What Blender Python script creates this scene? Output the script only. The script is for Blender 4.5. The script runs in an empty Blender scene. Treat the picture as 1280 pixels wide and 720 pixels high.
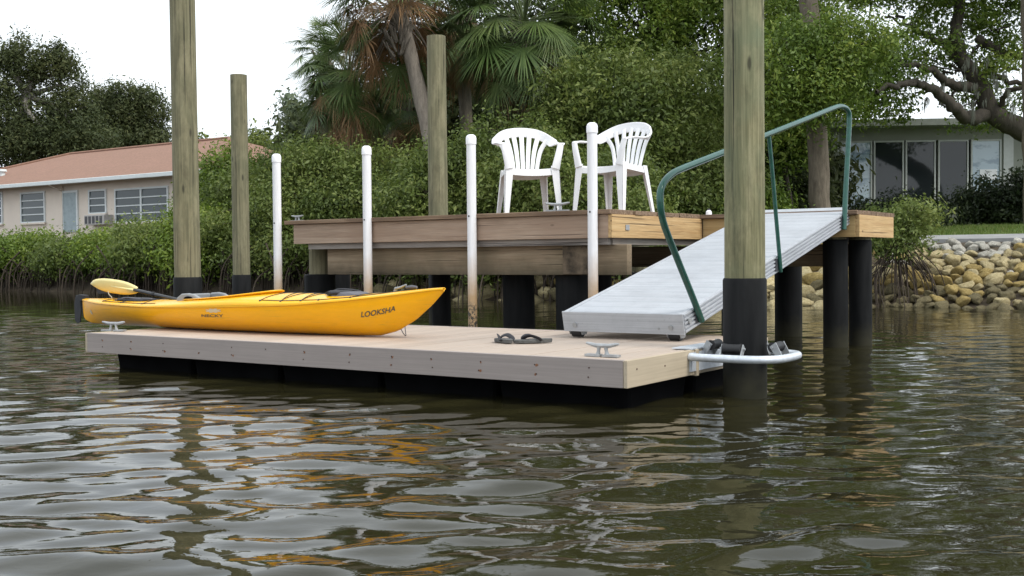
import bpy, math, random
import numpy as np
from mathutils import Vector, Matrix, noise
R_ = math.radians
sc = bpy.context.scene
col = bpy.context.scene.collection
random.seed(7)
rng = np.random.default_rng(11)

# ------------------------------------------------------------------ camera
F, PITCH, ROLL, CH = 1390.5, -0.0271, 0.0085, 0.8033
cp, sp_ = math.cos(PITCH), math.sin(PITCH)
fwd = Vector((0, cp, sp_)); up = Vector((0, -sp_, cp)); rt = Vector((1, 0, 0))
cr, sr = math.cos(ROLL), math.sin(ROLL)
R1 = cr * rt - sr * up
U1 = sr * rt + cr * up
cam = bpy.data.objects.new('camera', bpy.data.cameras.new('camera'))
m = Matrix((R1, U1, -fwd)).transposed().to_4x4()
m.translation = Vector((0, 0, CH))
cam.matrix_world = m
cam.data.sensor_width = 36
cam.data.lens = 36 * F / 1280
cam.data.clip_start = 0.05
cam.data.clip_end = 3000
col.objects.link(cam)
sc.camera = cam

def ray(px, py):
    d = fwd + R1 * ((px - 640) / F) - U1 * ((py - 360) / F)
    return d / d.y
def W(px, py, Y):                       # world point seen at a pixel, Y metres ahead
    return Vector((0, 0, CH)) + ray(px, py) * Y
def Wz(px, py, z):                      # on the level z
    d = ray(px, py); return Vector((0, 0, CH)) + d * ((z - CH) / d.z)

# ------------------------------------------------------------------ dock frame (x along the front edge to the right, y away from the water)
AZ = 0.6045
C0 = Vector((0.578, 5.715, 0))
DX = Vector((math.cos(AZ), -math.sin(AZ), 0)); DY = Vector((math.sin(AZ), math.cos(AZ), 0))
def D(x, y, z=0): return C0 + DX * x + DY * y + Vector((0, 0, z))
def inv(P):
    q = P - C0; return Vector((q.dot(DX), q.dot(DY), P.z))
def onY(px, py, yv):                    # pixel ray on the vertical plane y = yv of the dock frame
    d = ray(px, py); o = Vector((0, 0, CH)) - C0
    s = (yv - o.dot(DY)) / d.dot(DY); return inv(Vector((0, 0, CH)) + d * s)
def onX(px, py, xv):
    d = ray(px, py); o = Vector((0, 0, CH)) - C0
    s = (xv - o.dot(DX)) / d.dot(DX); return inv(Vector((0, 0, CH)) + d * s)

# ------------------------------------------------------------------ object helpers
def tag(o, label=None, cat=None, group=None, kind=None):
    if label: o['label'] = label
    if cat: o['category'] = cat
    if group: o['group'] = group
    if kind: o['kind'] = kind
    return o
def empty(name, loc, rz=0.0, label=None, cat=None, group=None):
    o = bpy.data.objects.new(name, None); col.objects.link(o)
    o.empty_display_size = .1
    o.location = loc; o.rotation_euler = (0, 0, rz)
    return tag(o, label, cat, group)
def dthing(name, x, y, z, label, cat, group=None, rz=0.0):
    return empty(name, D(x, y, z), -AZ + rz, label, cat, group)
def link(name, V, Fc, mat, parent=None, smooth=False, tint=None, bevel=0, mi=None, mats=None):
    me = bpy.data.meshes.new(name)
    if isinstance(V, np.ndarray) and isinstance(Fc, np.ndarray):
        k = Fc.shape[1]
        me.vertices.add(len(V)); me.vertices.foreach_set('co', V.astype(np.float32).ravel())
        me.loops.add(Fc.size); me.loops.foreach_set('vertex_index', Fc.astype(np.int32).ravel())
        me.polygons.add(len(Fc)); me.polygons.foreach_set('loop_start', np.arange(0, Fc.size, k, dtype=np.int32))
        me.update(calc_edges=True)
    else:
        me.from_pydata([tuple(v) for v in V], [], Fc); me.update()
    for mm in (mats or [mat]): me.materials.append(mm)
    if mi is not None: me.polygons.foreach_set('material_index', np.array(mi, dtype=np.int32))
    if smooth: me.polygons.foreach_set('use_smooth', np.ones(len(me.polygons), dtype=bool))
    if tint is not None:
        a = me.attributes.new('tint', 'FLOAT', 'POINT'); a.data.foreach_set('value', np.asarray(tint, dtype=np.float32))
    me.validate()
    o = bpy.data.objects.new(name, me); col.objects.link(o)
    if parent: o.parent = parent
    if bevel:
        b = o.modifiers.new('bevel', 'BEVEL'); b.width = bevel; b.segments = 2; b.limit_method = 'ANGLE'
    return o
class MB:
    def __init__(s): s.v = []; s.f = []; s.M = Matrix.Identity(4)
    def add(s, V, Fc):
        n = len(s.v); s.v += [s.M @ Vector(v) for v in V]; s.f += [tuple(i + n for i in f) for f in Fc]; return s
    def box(s, x0, x1, y0, y1, z0, z1):
        V = [(x, y, z) for z in (z0, z1) for y in (y0, y1) for x in (x0, x1)]
        return s.add(V, [(0, 2, 3, 1), (4, 5, 7, 6), (0, 1, 5, 4), (2, 6, 7, 3), (0, 4, 6, 2), (1, 3, 7, 5)])
    def prism(s, A, B):                 # two matching loops of points joined, both capped
        n = len(A); return s.add(list(A) + list(B), [tuple(range(n))[::-1], tuple(range(n, 2 * n))] + [(i, (i + 1) % n, n + (i + 1) % n, n + i) for i in range(n)])
    def tube(s, P, r, n=10, cap=True, flat=None):
        P = [Vector(p) for p in P]; m_ = len(P)
        rr = r if hasattr(r, '__len__') else [r] * m_
        T = []
        for i in range(m_):
            a = P[max(i - 1, 0)]; b = P[min(i + 1, m_ - 1)]; T.append((b - a).normalized())
        nrm = T[0].orthogonal().normalized() if flat is None else (Vector(flat) - T[0] * T[0].dot(Vector(flat))).normalized()
        V = []
        for i in range(m_):
            nrm = (nrm - T[i] * nrm.dot(T[i])).normalized(); bn = T[i].cross(nrm)
            ra, rb = (rr[i] if hasattr(rr[i], '__len__') else (rr[i], rr[i]))
            for k in range(n):
                a = 2 * math.pi * k / n + (math.pi / 4 if n == 4 else 0); V.append(P[i] + nrm * (ra * math.cos(a)) + bn * (rb * math.sin(a)))
        Fc = [(i * n + k, i * n + (k + 1) % n, (i + 1) * n + (k + 1) % n, (i + 1) * n + k) for i in range(m_ - 1) for k in range(n)]
        if cap: Fc += [tuple(range(n))[::-1], tuple((m_ - 1) * n + k for k in range(n))]
        return s.add(V, Fc)
    def build(s, name, mat, parent=None, smooth=False, bevel=0):
        return link(name, s.v, s.f, mat, parent, smooth, None, bevel)
def curve_pts(P, n=6):                  # Catmull-Rom
    P = [Vector(p) for p in P]; Q = [P[0] * 2 - P[1]] + P + [P[-1] * 2 - P[-2]]; out = []
    for i in range(1, len(Q) - 2):
        for k in range(n):
            t = k / n; a, b, c, d = Q[i - 1:i + 3]
            out.append(.5 * ((2 * b) + (c - a) * t + (2 * a - 5 * b + 4 * c - d) * t * t + (3 * b - a - 3 * c + d) * t ** 3))
    out.append(P[-1]); return out
def smooth_angle(o, deg=35):
    me = o.data
    me.polygons.foreach_set('use_smooth', np.ones(len(me.polygons), dtype=bool))
    try: me.set_sharp_from_angle(angle=R_(deg))
    except Exception: pass
    return o
def copy_tree(o, parent=None):
    c = o.copy(); col.objects.link(c)
    if parent: c.parent = parent
    for ch in [q for q in col.objects if q.parent == o]: copy_tree(ch, c)
    return c

# ------------------------------------------------------------------ materials
class NT:
    def __init__(s, name):
        s.m = bpy.data.materials.new(name); s.m.use_nodes = True
        s.t = s.m.node_tree; s.b = s.t.nodes['Principled BSDF']; s.out = s.t.nodes['Material Output']
    def n(s, typ, **kw):
        q = s.t.nodes.new('ShaderNode' + typ)
        for k, v in kw.items():
            if k.startswith('_'): setattr(q, k[1:], v)
            else: q.inputs[k].default_value = v
        return q
    def l(s, a, b): s.t.links.new(a, b)
    def coord(s, scale=(1, 1, 1), obj=True):
        tc = s.n('TexCoord'); mp = s.n('Mapping'); mp.inputs['Scale'].default_value = scale
        s.l(tc.outputs['Object' if obj else 'Generated'], mp.inputs['Vector']); return mp.outputs[0]
    def noise(s, vec, scale, detail=4, rough=.6, dist=0):
        q = s.n('TexNoise', Scale=scale, Detail=detail, Roughness=rough, Distortion=dist); s.l(vec, q.inputs['Vector']); return q.outputs['Fac']
    def ramp(s, fac, stops, interp='LINEAR'):
        q = s.n('ValToRGB'); e = q.color_ramp.elements; q.color_ramp.interpolation = interp
        while len(e) < len(stops): e.new(.5)
        for i, (p, c) in enumerate(stops):
            e[i].position = p; e[i].color = (*(c if hasattr(c, '__len__') else (c, c, c)), 1)
        s.l(fac, q.inputs[0]); return q.outputs[0]
    def mix(s, fac, a, b, mode='MIX'):
        q = s.n('MixRGB', _blend_type=mode)
        for i, v in enumerate((fac, a, b)):
            if isinstance(v, (int, float)): q.inputs[i].default_value = v if i == 0 else (v, v, v, 1)
            elif isinstance(v, tuple): q.inputs[i].default_value = (*v, 1)
            else: s.l(v, q.inputs[i])
        return q.outputs[0]
    def math(s, op, a, b=0.0):
        q = s.n('Math', _operation=op)
        for i, v in enumerate((a, b)):
            if isinstance(v, (int, float)): q.inputs[i].default_value = v
            else: s.l(v, q.inputs[i])
        return q.outputs[0]
    def bump(s, h, strength=.3, dist=.01):
        q = s.n('Bump', Strength=strength, Distance=dist); s.l(h, q.inputs['Height']); s.l(q.outputs[0], s.b.inputs['Normal']); return q
    def set(s, col_=None, rough=None, metal=None, **kw):
        for k, v in (('Base Color', col_), ('Roughness', rough), ('Metallic', metal)):
            if v is None: continue
            if hasattr(v, 'is_linked') or not isinstance(v, (int, float, tuple)): s.l(v, s.b.inputs[k])
            else: s.b.inputs[k].default_value = (*v, 1) if isinstance(v, tuple) else v
        for k, v in kw.items(): s.b.inputs[k.replace('_', ' ')].default_value = v
        return s.m

def plain(name, c, rough=.6, metal=0, var=.15, scale=6, bump=.0, bscale=60):
    t = NT(name); v = t.coord(); n = t.noise(v, scale)
    c2 = tuple(x * (1 - var) for x in c); c3 = tuple(min(1, x * (1 + var)) for x in c)
    cc = t.ramp(n, [(.3, c2), (.7, c3)])
    if bump: t.bump(t.noise(v, bscale), bump, .004)
    return t.set(cc, rough, metal)

def wood(name, base, dark, light, axis='z', rough=.8, stain=None, knots=False, gs=1.0, lowstain=None):
    """weathered timber: grain stretched along one axis"""
    t = NT(name)
    st = {'z': (14 * gs, 14 * gs, .55), 'x': (.55, 14 * gs, 22 * gs), 'y': (14 * gs, .55, 22 * gs)}[axis]
    v = t.coord(st); v1 = t.coord()
    g = t.noise(v, 2.2, 8, .65, .4); g2 = t.noise(v, 7, 4, .6)
    big = t.noise(v1, 1.7, 3)
    c = t.ramp(g, [(.3, dark), (.5, base), (.72, light)])
    c = t.mix(.55, c, t.ramp(g2, [(.35, .42), (.65, .62)]), 'OVERLAY')
    c = t.mix(t.ramp(big, [(.42, 0.), (.68, .6)]), c, stain or dark)
    if knots:
        k = t.coord({'x': (1, 2.2, 2.2), 'y': (2.2, 1, 2.2), 'z': (2.2, 2.2, 1)}[axis])
        vo = t.n('TexVoronoi', Scale=2.3); t.l(k, vo.inputs['Vector'])
        kk = t.ramp(vo.outputs['Distance'], [(.035, 1.), (.075, 0.)])
        c = t.mix(kk, c, tuple(x * .45 for x in dark))
    cr_ = t.coord({'z': (30, 30, .35), 'x': (.35, 30, 40), 'y': (30, .35, 40)}[axis])
    crk = t.ramp(t.noise(cr_, 1.6, 3, .5), [(.30, 0.), (.35, 1.)])
    c = t.mix(crk, tuple(x * .35 for x in dark), c)
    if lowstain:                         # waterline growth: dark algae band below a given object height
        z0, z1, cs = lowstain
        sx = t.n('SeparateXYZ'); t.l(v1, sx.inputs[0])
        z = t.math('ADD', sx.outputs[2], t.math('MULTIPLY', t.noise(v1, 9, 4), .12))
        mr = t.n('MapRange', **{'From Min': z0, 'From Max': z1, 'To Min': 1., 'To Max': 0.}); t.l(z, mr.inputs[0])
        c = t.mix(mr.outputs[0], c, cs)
    if axis == 'z':
        bl = t.noise(t.coord((3.2, 3.2, 1.1)), 2.4, 6, .7); c = t.mix(t.ramp(bl, [(.48, 0.), (.66, .35)]), c, tuple(min(1, x * 1.3) for x in light))
        bl2 = t.noise(t.coord((4, 4, 1.6)), 1.9, 6, .75, .5); c = t.mix(t.ramp(bl2, [(.50, 0.), (.66, .42)]), c, tuple(x * .9 for x in dark))
        kv = t.n('TexVoronoi', Scale=2.1); t.l(t.coord((3, 3, .9)), kv.inputs['Vector']); c = t.mix(t.ramp(kv.outputs['Distance'], [(.05, .85), (.10, 0.)]), c, tuple(x * .4 for x in dark))
    h = t.math('ADD', t.math('MULTIPLY', g2, .5), crk)
    t.bump(h, .9, .006)
    return t.set(c, rough)

M = {}
M['pile'] = wood('weathered piling wood', (.168, .152, .088), (.082, .076, .046), (.27, .245, .152), 'z', .88, stain=(.13, .135, .075), gs=1.6)
M['pile_green'] = wood('greenish piling wood', (.175, .165, .085), (.080, .078, .042), (.31, .28, .165), 'z', .88, stain=(.13, .175, .105), gs=1.6)
M['pile_top'] = plain('piling end grain', (.12, .10, .06), .9, var=.3, scale=20)
M['fascia_old'] = wood('weathered brown lumber', (.345, .25, .18), (.27, .185, .13), (.41, .31, .235), 'x', .85, stain=(.30, .205, .145), gs=.5, knots=True)
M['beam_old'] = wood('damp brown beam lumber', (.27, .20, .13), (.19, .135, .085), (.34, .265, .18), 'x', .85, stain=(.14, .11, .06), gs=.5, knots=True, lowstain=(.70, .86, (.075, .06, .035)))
M['fascia_new'] = wood('fresh yellow pine lumber', (.50, .33, .155), (.36, .21, .085), (.60, .43, .22), 'y', .75, stain=(.47, .31, .13), knots=True, gs=.6)
M['fascia_new_x'] = wood('fresh yellow pine end boards', (.50, .35, .165), (.39, .25, .10), (.58, .42, .22), 'x', .75, stain=(.50, .32, .12), gs=.6)
M['trim_grey'] = wood('grey stringer lumber', (.29, .26, .235), (.22, .19, .17), (.35, .32, .29), 'x', .85, gs=.6)
M['trim_grey_y'] = wood('grey stringer lumber side', (.25, .22, .19), (.17, .14, .12), (.33, .30, .26), 'y', .85, gs=.6)
M['deckwood'] = wood('worn deck boards', (.20, .13, .08), (.11, .07, .045), (.30, .22, .15), 'x', .85, gs=1)
M['rotten'] = plain('dark rotten wood', (.10, .075, .05), .95, var=.8, scale=9, bump=.6, bscale=30)
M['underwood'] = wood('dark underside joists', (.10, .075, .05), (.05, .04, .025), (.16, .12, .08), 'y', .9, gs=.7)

def composite(name, axis, base):
    t = NT(name)
    v = t.coord({'x': (1, 60, 60), 'y': (60, 1, 60)}[axis]); v1 = t.coord()
    g = t.noise(v, 1.5, 6, .7); big = t.noise(v1, 2.2, 4)
    c = t.ramp(g, [(.25, tuple(x * .8 for x in base)), (.75, tuple(x * 1.15 for x in base))])
    c = t.mix(t.ramp(big, [(.35, 0.), (.7, .5)]), c, tuple(x * .78 for x in base))
    sp = t.ramp(t.noise(v1, 55, 3), [(.70, 0.), (.78, .35)])
    c = t.mix(sp, c, tuple(x * .55 for x in base))
    if axis == 'y':
        sx = t.n('SeparateXYZ'); t.l(v1, sx.inputs[0]); bi = t.math('FLOOR', t.math('DIVIDE', t.math('ADD', sx.outputs[0], 2.258), .1395))
        wn = t.n('TexWhiteNoise', _noise_dimensions='1D'); t.l(bi, wn.inputs['W']); c = t.mix(.5, c, t.ramp(wn.outputs['Value'], [(0., .44), (1., .57)]), 'OVERLAY')
    t.bump(g, .35, .0015)
    return t.set(c, .62)
M['comp_deck'] = composite('pinkish tan composite decking', 'y', (.43, .35, .285))
M['comp_front'] = composite('composite fascia in shaded tone', 'x', (.305, .262, .240))  # same composite toned darker: the front face's shade is in the colour
M['comp_side'] = composite('composite side fascia in sunlit tone', 'y', (.45, .375, .27))  # same composite toned lighter: sun from the right is in the colour
M['rust'] = plain('rust stain', (.22, .10, .05), .9, var=.5, scale=60)
M['screw'] = plain('rusty screw head', (.07, .03, .02), .7, .3, var=.3, scale=40)
def sleeve_mat():
    t = NT('black plastic pile sleeve'); v = t.coord(); s = t.n('SeparateXYZ'); t.l(v, s.inputs[0])
    n = t.noise(t.coord((8, 8, 1.2)), 2, 5)
    c = t.ramp(n, [(.3, (.006, .0065, .007)), (.7, (.016, .0165, .017))])
    z = t.math('ADD', s.outputs[2], t.math('MULTIPLY', t.noise(v, 14, 5), .18))
    alg = t.ramp(z, [(.13, 1.), (.30, 0.)])
    c = t.mix(t.math('MULTIPLY', alg, .8), c, (.036, .034, .021))
    t.bump(t.noise(v, 30, 4), .25, .004)
    return t.set(c, .65, 0, Specular_IOR_Level=.12)
M['sleeve'] = sleeve_mat()
M['float_black'] = plain('black float plastic', (.004, .004, .0045), .85, var=.4, scale=4, bump=.2, bscale=25); M['float_black'].node_tree.nodes['Principled BSDF'].inputs['Specular IOR Level'].default_value = .05
def pvc():
    t = NT('white pvc pipe'); v = t.coord(); s = t.n('SeparateXYZ'); t.l(v, s.inputs[0])
    n = t.noise(t.coord((20, 20, 1.5)), 2, 5)
    c = t.ramp(n, [(.3, (.70, .70, .72)), (.7, (.84, .84, .86))])
    z = t.math('ADD', s.outputs[2], t.math('MULTIPLY', t.noise(v, 7, 5), .28))
    c = t.mix(t.ramp(z, [(.62, .92), (1., 0.)]), c, (.42, .26, .11))
    n2 = t.noise(v, 38, 5, .7)
    low = t.ramp(z, [(.50, 1.), (.58, 0.)])
    spot = t.ramp(n2, [(.47, 1.), (.53, 0.)])
    c = t.mix(t.math('MULTIPLY', low, spot), c, (.045, .04, .03))
    t.bump(t.math('MULTIPLY', low, n2), .8, .01)
    return t.set(c, .42)
M['pvc'] = pvc()
M['pvc_cap'] = plain('white pvc cap', (.86, .86, .88), .35, var=.05)
M['bolt'] = plain('dark bolt', (.10, .10, .11), .5, .6)
M['galv'] = plain('galvanised steel', (.34, .35, .355), .5, .4, var=.2, scale=25)
M['galv_blue'] = plain('pale galvanised tube', (.60, .64, .69), .38, .35, var=.12, scale=30)
M['rubber'] = plain('black rubber', (.012, .012, .013), .55, var=.2)
def alu(name, axis):
    t = NT(name); v1 = t.coord()
    v = t.coord({'x': (1, 90, 90), 'y': (120, 2, 40)}[axis])
    g = t.noise(v, 1.2, 5, .65); sm = t.noise(v1, 3.5, 5, .7); sp = t.noise(v1, 70, 3)
    c = t.ramp(g, [(.25, (.36, .38, .41)), (.75, (.56, .58, .61))])
    c = t.mix(t.ramp(sm, [(.4, 0.), (.72, .5)]), c, (.31, .32, .34))
    c = t.mix(t.ramp(sp, [(.64, 0.), (.74, .5)]), c, (.20, .20, .20))
    t.bump(g, .4, .001)
    return t.set(c, .5, .3)
M['alu_deck'] = alu('brushed aluminium ramp deck', 'x')
M['alu_side'] = alu('aluminium ramp rail', 'y')
M['alu_end'] = alu('aluminium ramp end', 'x')
M['green_paint'] = plain('dark green rail paint', (.020, .085, .064), .18, .1, var=.25, scale=30)
def yellow(name, a, b):
    t = NT(name); v = t.coord(); n = t.noise(v, 2.6, 5, .65); n2 = t.noise(t.coord((1, 6, 9)), 4, 5, .7)
    c = t.ramp(n2, [(.3, tuple(x * .9 for x in a)), (.7, a)])
    c = t.mix(t.ramp(n, [(.50, 0.), (.68, .5)]), c, b)
    n3 = t.noise(t.coord((.7, 5, 26)), 3.1, 4)
    c = t.mix(t.ramp(n3, [(.60, 0.), (.70, .42)]), c, (.40, .26, .03))
    t.bump(n2, .06, .002)
    return t.set(c, .27, 0, Specular_IOR_Level=.4)
M['yellow_hull'] = yellow('mango yellow hull plastic', (.96, .435, .001), (.80, .39, .004))
M['yellow_deck'] = yellow('yellow deck plastic', (.88, .45, .006), (.84, .43, .01))
M['blade'] = plain('pale yellow paddle blade', (.90, .76, .34), .35, var=.06, scale=5)
M['carbon'] = plain('black paddle shaft', (.018, .018, .02), .35, var=.2)
M['cord'] = plain('black bungee cord', (.02, .02, .022), .8)
M['gear'] = plain('black nylon gear', (.022, .022, .026), .7, var=.35, scale=18, bump=.5, bscale=45)
M['gear2'] = plain('dark grey nylon gear', (.10, .10, .115), .7, var=.3, scale=18, bump=.4, bscale=45)
M['seat_grey'] = plain('grey moulded seat', (.26, .27, .28), .55, var=.12)
M['letter'] = plain('dark grey lettering', (.09, .075, .045), .5)
M['letter_pale'] = plain('pale decal', (.62, .50, .30), .5)
M['chair'] = plain('white moulded plastic', (.80, .80, .81), .38, var=.03, scale=9)
M['sole'] = plain('grey foam sole', (.10, .10, .095), .85, var=.25, scale=40, bump=.3)
M['strap'] = plain('dark sandal strap', (.018, .018, .022), .6)
M['rope'] = plain('white rope', (.6, .58, .5), .8)

# ------------------------------------------------------------------ world and light
wd = bpy.data.worlds.new('World'); sc.world = wd; wd.use_nodes = True
nt = wd.node_tree; bg = nt.nodes['Background']
SUN_EL, SUN_AZ = 52, 128                  # azimuth clockwise from +Y: right and behind the viewer
sky = nt.nodes.new('ShaderNodeTexSky'); sky.sky_type = 'NISHITA'; sky.sun_disc = False
sky.sun_elevation = R_(SUN_EL); sky.sun_rotation = R_(SUN_AZ); sky.air_density = 1.2; sky.dust_density = 4; sky.ozone_density = 1
mx = nt.nodes.new('ShaderNodeMixRGB'); mx.inputs[0].default_value = .86
hs = nt.nodes.new('ShaderNodeHueSaturation'); hs.inputs['Saturation'].default_value = .35
nt.links.new(sky.outputs[0], hs.inputs['Color'])
# even cloud deck, a little brighter overhead, with soft lumps
tcw = nt.nodes.new('ShaderNodeTexCoord'); nz = nt.nodes.new('ShaderNodeTexNoise'); nz.inputs['Scale'].default_value = 2.2; nz.inputs['Detail'].default_value = 5
mpw = nt.nodes.new('ShaderNodeMapping'); mpw.inputs['Scale'].default_value = (1, 1, 2.5)
nt.links.new(tcw.outputs['Generated'], mpw.inputs[0]); nt.links.new(mpw.outputs[0], nz.inputs['Vector'])
rpw = nt.nodes.new('ShaderNodeValToRGB'); rpw.color_ramp.elements[0].position = .3; rpw.color_ramp.elements[1].position = .7
rpw.color_ramp.elements[0].color = (.72, .80, .90, 1); rpw.color_ramp.elements[1].color = (.92, .97, 1, 1)
nt.links.new(nz.outputs['Fac'], rpw.inputs[0])
ml = nt.nodes.new('ShaderNodeVectorMath'); ml.operation = 'SCALE'; ml.inputs['Scale'].default_value = 9.0
nt.links.new(rpw.outputs[0], ml.inputs[0])
nt.links.new(hs.outputs[0], mx.inputs[1]); nt.links.new(ml.outputs[0], mx.inputs[2]); nt.links.new(mx.outputs[0], bg.inputs[0])
bg.inputs[1].default_value = .13
sl = bpy.data.lights.new('sun', 'SUN'); sl.energy = 1.7; sl.angle = R_(18); sl.color = (1, .95, .87)
so = bpy.data.objects.new('sun', sl); col.objects.link(so)
dv = Vector((math.sin(R_(SUN_AZ)) * math.cos(R_(SUN_EL)), math.cos(R_(SUN_AZ)) * math.cos(R_(SUN_EL)), math.sin(R_(SUN_EL))))
so.rotation_euler = (-dv).to_track_quat('-Z', 'Y').to_euler(); so.location = (0, 0, 30)
sc.view_settings.view_transform = 'Standard'; sc.view_settings.look = 'None'
sc.view_settings.exposure = 0.55; sc.view_settings.gamma = 1
try: sc.view_settings.use_curve_mapping = False
except Exception: pass

# ------------------------------------------------------------------ water
def water():
    ys = [-3.0, -1.0, 0.6, 1.6]; y = 1.6
    while y < 36: y += max(.011, y * .0055); ys.append(y)
    ys = np.array(ys); xs = np.linspace(-18, 18, 1300)
    X, Y = np.meshgrid(xs, ys); Z = np.zeros_like(X)
    r = np.random.default_rng(5); sx = np.zeros_like(X); sy = np.zeros_like(X)
    comps = []
    for i in range(120):
        lam = .085 * (2.2 / .085) ** r.random()
        th = R_(97) + r.normal(0, .36) + (math.pi if r.random() < .3 else 0)
        k = 2 * math.pi / lam
        slope = math.exp(-((math.log(lam) - math.log(.26)) / .92) ** 2)
        comps.append([k, th, slope / k, r.random() * 6.283])
    tot = math.sqrt(sum((k * a) ** 2 / 2 for k, _, a, _ in comps)); s = .096 / tot
    # patches of livelier and calmer water
    gust = .8 + .35 * np.sin(X * .55 + Y * .35 + 1) * np.sin(Y * .42 - X * .2 + .6)
    for k, th, a, ph in comps:
        kx, ky = k * math.cos(th), k * math.sin(th)
        p = kx * X + ky * Y + ph
        dx = np.gradient(xs)[None, :]; 
        lam = 2 * math.pi / k; damp = np.exp(-(.0062 * np.abs(Y) / (lam * .42)) ** 2)
        Z += a * s * damp * (np.sin(p) + .16 * np.cos(2 * p))
    edge = np.clip((18 - np.abs(X)) / 2, 0, 1) * np.clip((Y - .6) / 1.0, 0, 1) * np.clip((36 - Y) / 2, 0, 1)
    far = np.clip(1.15 - Y / 40, .35, 1)
    Z *= gust * edge * far
    V = np.stack([X, Y, Z], -1).reshape(-1, 3)
    ny, nx = X.shape; idx = np.arange(ny * nx).reshape(ny, nx)
    Fq = np.stack([idx[:-1, :-1], idx[:-1, 1:], idx[1:, 1:], idx[1:, :-1]], -1).reshape(-1, 4)
    x0, x1, y0, y1, B = -18, 18, -3.0, float(ys[-1]), 900.
    E = np.array([(-B, -B, 0), (B, -B, 0), (B, B, 0), (-B, B, 0), (x0, y0, 0), (x1, y0, 0), (x1, y1, 0), (x0, y1, 0)], float)
    n = len(V); V = np.vstack([V, E]); e = lambda *a: [n + q for q in a]
    Fq = np.vstack([Fq, [e(0, 1, 5, 4), e(1, 2, 6, 5), e(2, 3, 7, 6), e(3, 0, 4, 7)]])
    t = NT('river water'); v = t.coord((1, 1.7, 1))
    nn = t.n('TexNoise', Scale=9, Detail=3, Roughness=.5, Distortion=.6); t.l(v, nn.inputs['Vector'])
    n2 = t.n('TexNoise', Scale=2.6, Detail=2, Roughness=.5); t.l(v, n2.inputs['Vector'])
    h = t.math('ADD', t.math('MULTIPLY', nn.outputs['Fac'], .35), n2.outputs['Fac'])
    t.bump(h, .19, .02)
    big = t.noise(t.coord(), .5, 3)
    c = t.ramp(big, [(.3, (.017, .0155, .006)), (.7, (.023, .021, .009))])
    t.set(c, .012, 0, IOR=1.333)
    tag(link('water', V, Fq, t.m, smooth=True), 'rippled brown green river water reflecting the pale sky', 'water', kind='structure')
water()

# ------------------------------------------------------------------ ground: one sheet sloping from the river bed to the land
def gz(b):                                # height of the land at a distance from the front edge of the float
    pts = [(-900, -1.6), (9, -1.5), (12.0, -.25), (12.6, .12), (14.7, .92), (15.0, 1.0), (16.2, 1.06), (22, 1.35), (30, 1.75), (45, 2.0), (900, 2.2)]
    for (a, p), (c, q) in zip(pts, pts[1:]):
        if b <= c: return p + (q - p) * (b - a) / (c - a)
    return 2.2
def ground():
    xs = np.concatenate([[-900, -200, -80], np.arange(-40, 30, .8), [60, 200, 900]])
    ys = np.concatenate([[-60, 5, 9], np.arange(11, 20, .35), np.arange(20, 60, 2), [100, 300, 900]])
    V = []
    for b in ys:
        for a in xs:
            z = gz(b) + (.10 * noise.noise(Vector((a * .4, b * .4, 0))) if b > 10.5 else 0)
            V.append(D(a, b, z))
    nx = len(xs); Fc = [(j * nx + i, j * nx + i + 1, (j + 1) * nx + i + 1, (j + 1) * nx + i) for j in range(len(ys) - 1) for i in range(nx - 1)]
    t = NT('shore soil and leaf litter'); v = t.coord(); n = t.noise(v, 2.5, 6, .7)
    c = t.ramp(n, [(.3, (.035, .026, .016)), (.6, (.075, .055, .032)), (.8, (.12, .10, .06))])
    t.bump(t.noise(v, 9, 6), .6, .05)
    t.set(c, .95)
    tag(link('ground', V, Fc, t.m, smooth=True), 'brown muddy bank and soil of the shore', 'ground', kind='structure')
    # lawn sheet
    V = []; xs = np.arange(-14, 3.01, .5); ys = np.arange(15.9, 29.1, .6)
    for b in ys:
        for a in xs: V.append(D(a, b, gz(b) + .10 * noise.noise(Vector((a * .4, b * .4, 0))) + .03))
    nx = len(xs); Fc = [(j * nx + i, j * nx + i + 1, (j + 1) * nx + i + 1, (j + 1) * nx + i) for j in range(len(ys) - 1) for i in range(nx - 1)]
    t = NT('mown lawn'); v = t.coord(); n = t.noise(v, 1.3, 5, .7); n2 = t.noise(v, 22, 3)
    c = t.ramp(n, [(.3, (.06, .11, .016)), (.7, (.13, .19, .03))]); c = t.mix(.5, c, t.ramp(n2, [(.3, .35), (.7, .65)]), 'OVERLAY')
    t.bump(n2, .8, .04); t.set(c, .9)
    tag(link('lawn', V, Fc, t.m, smooth=True), 'strip of green lawn above the rock bank', 'lawn', kind='structure')
    # blades
    n = 26000; a = rng.uniform(-7, 2.6, n); b = rng.uniform(15.95, 24, n)
    P = np.array([D(x, y, gz(y) + .10 * noise.noise(Vector((x * .4, y * .4, 0))) + .03) for x, y in zip(a, b)])
    th = rng.uniform(0, 6.283, n); h = rng.uniform(.04, .10, n); d = np.stack([np.cos(th), np.sin(th), 0 * th], -1)
    ln = np.stack([rng.normal(0, .03, n), rng.normal(0, .03, n), h], -1)
    V = np.stack([P - d * .008, P + d * .008, P + ln], 1).reshape(-1, 3)
    tag(link('lawn_grass', V, np.arange(3 * n).reshape(-1, 3), leafmat('grass blades', (.05, .09, .015), (.11, .16, .03), (.17, .18, .06)), tint=np.repeat(rng.random(n), 3)),
        'short green grass blades covering the lawn', 'grass', kind='stuff')
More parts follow.
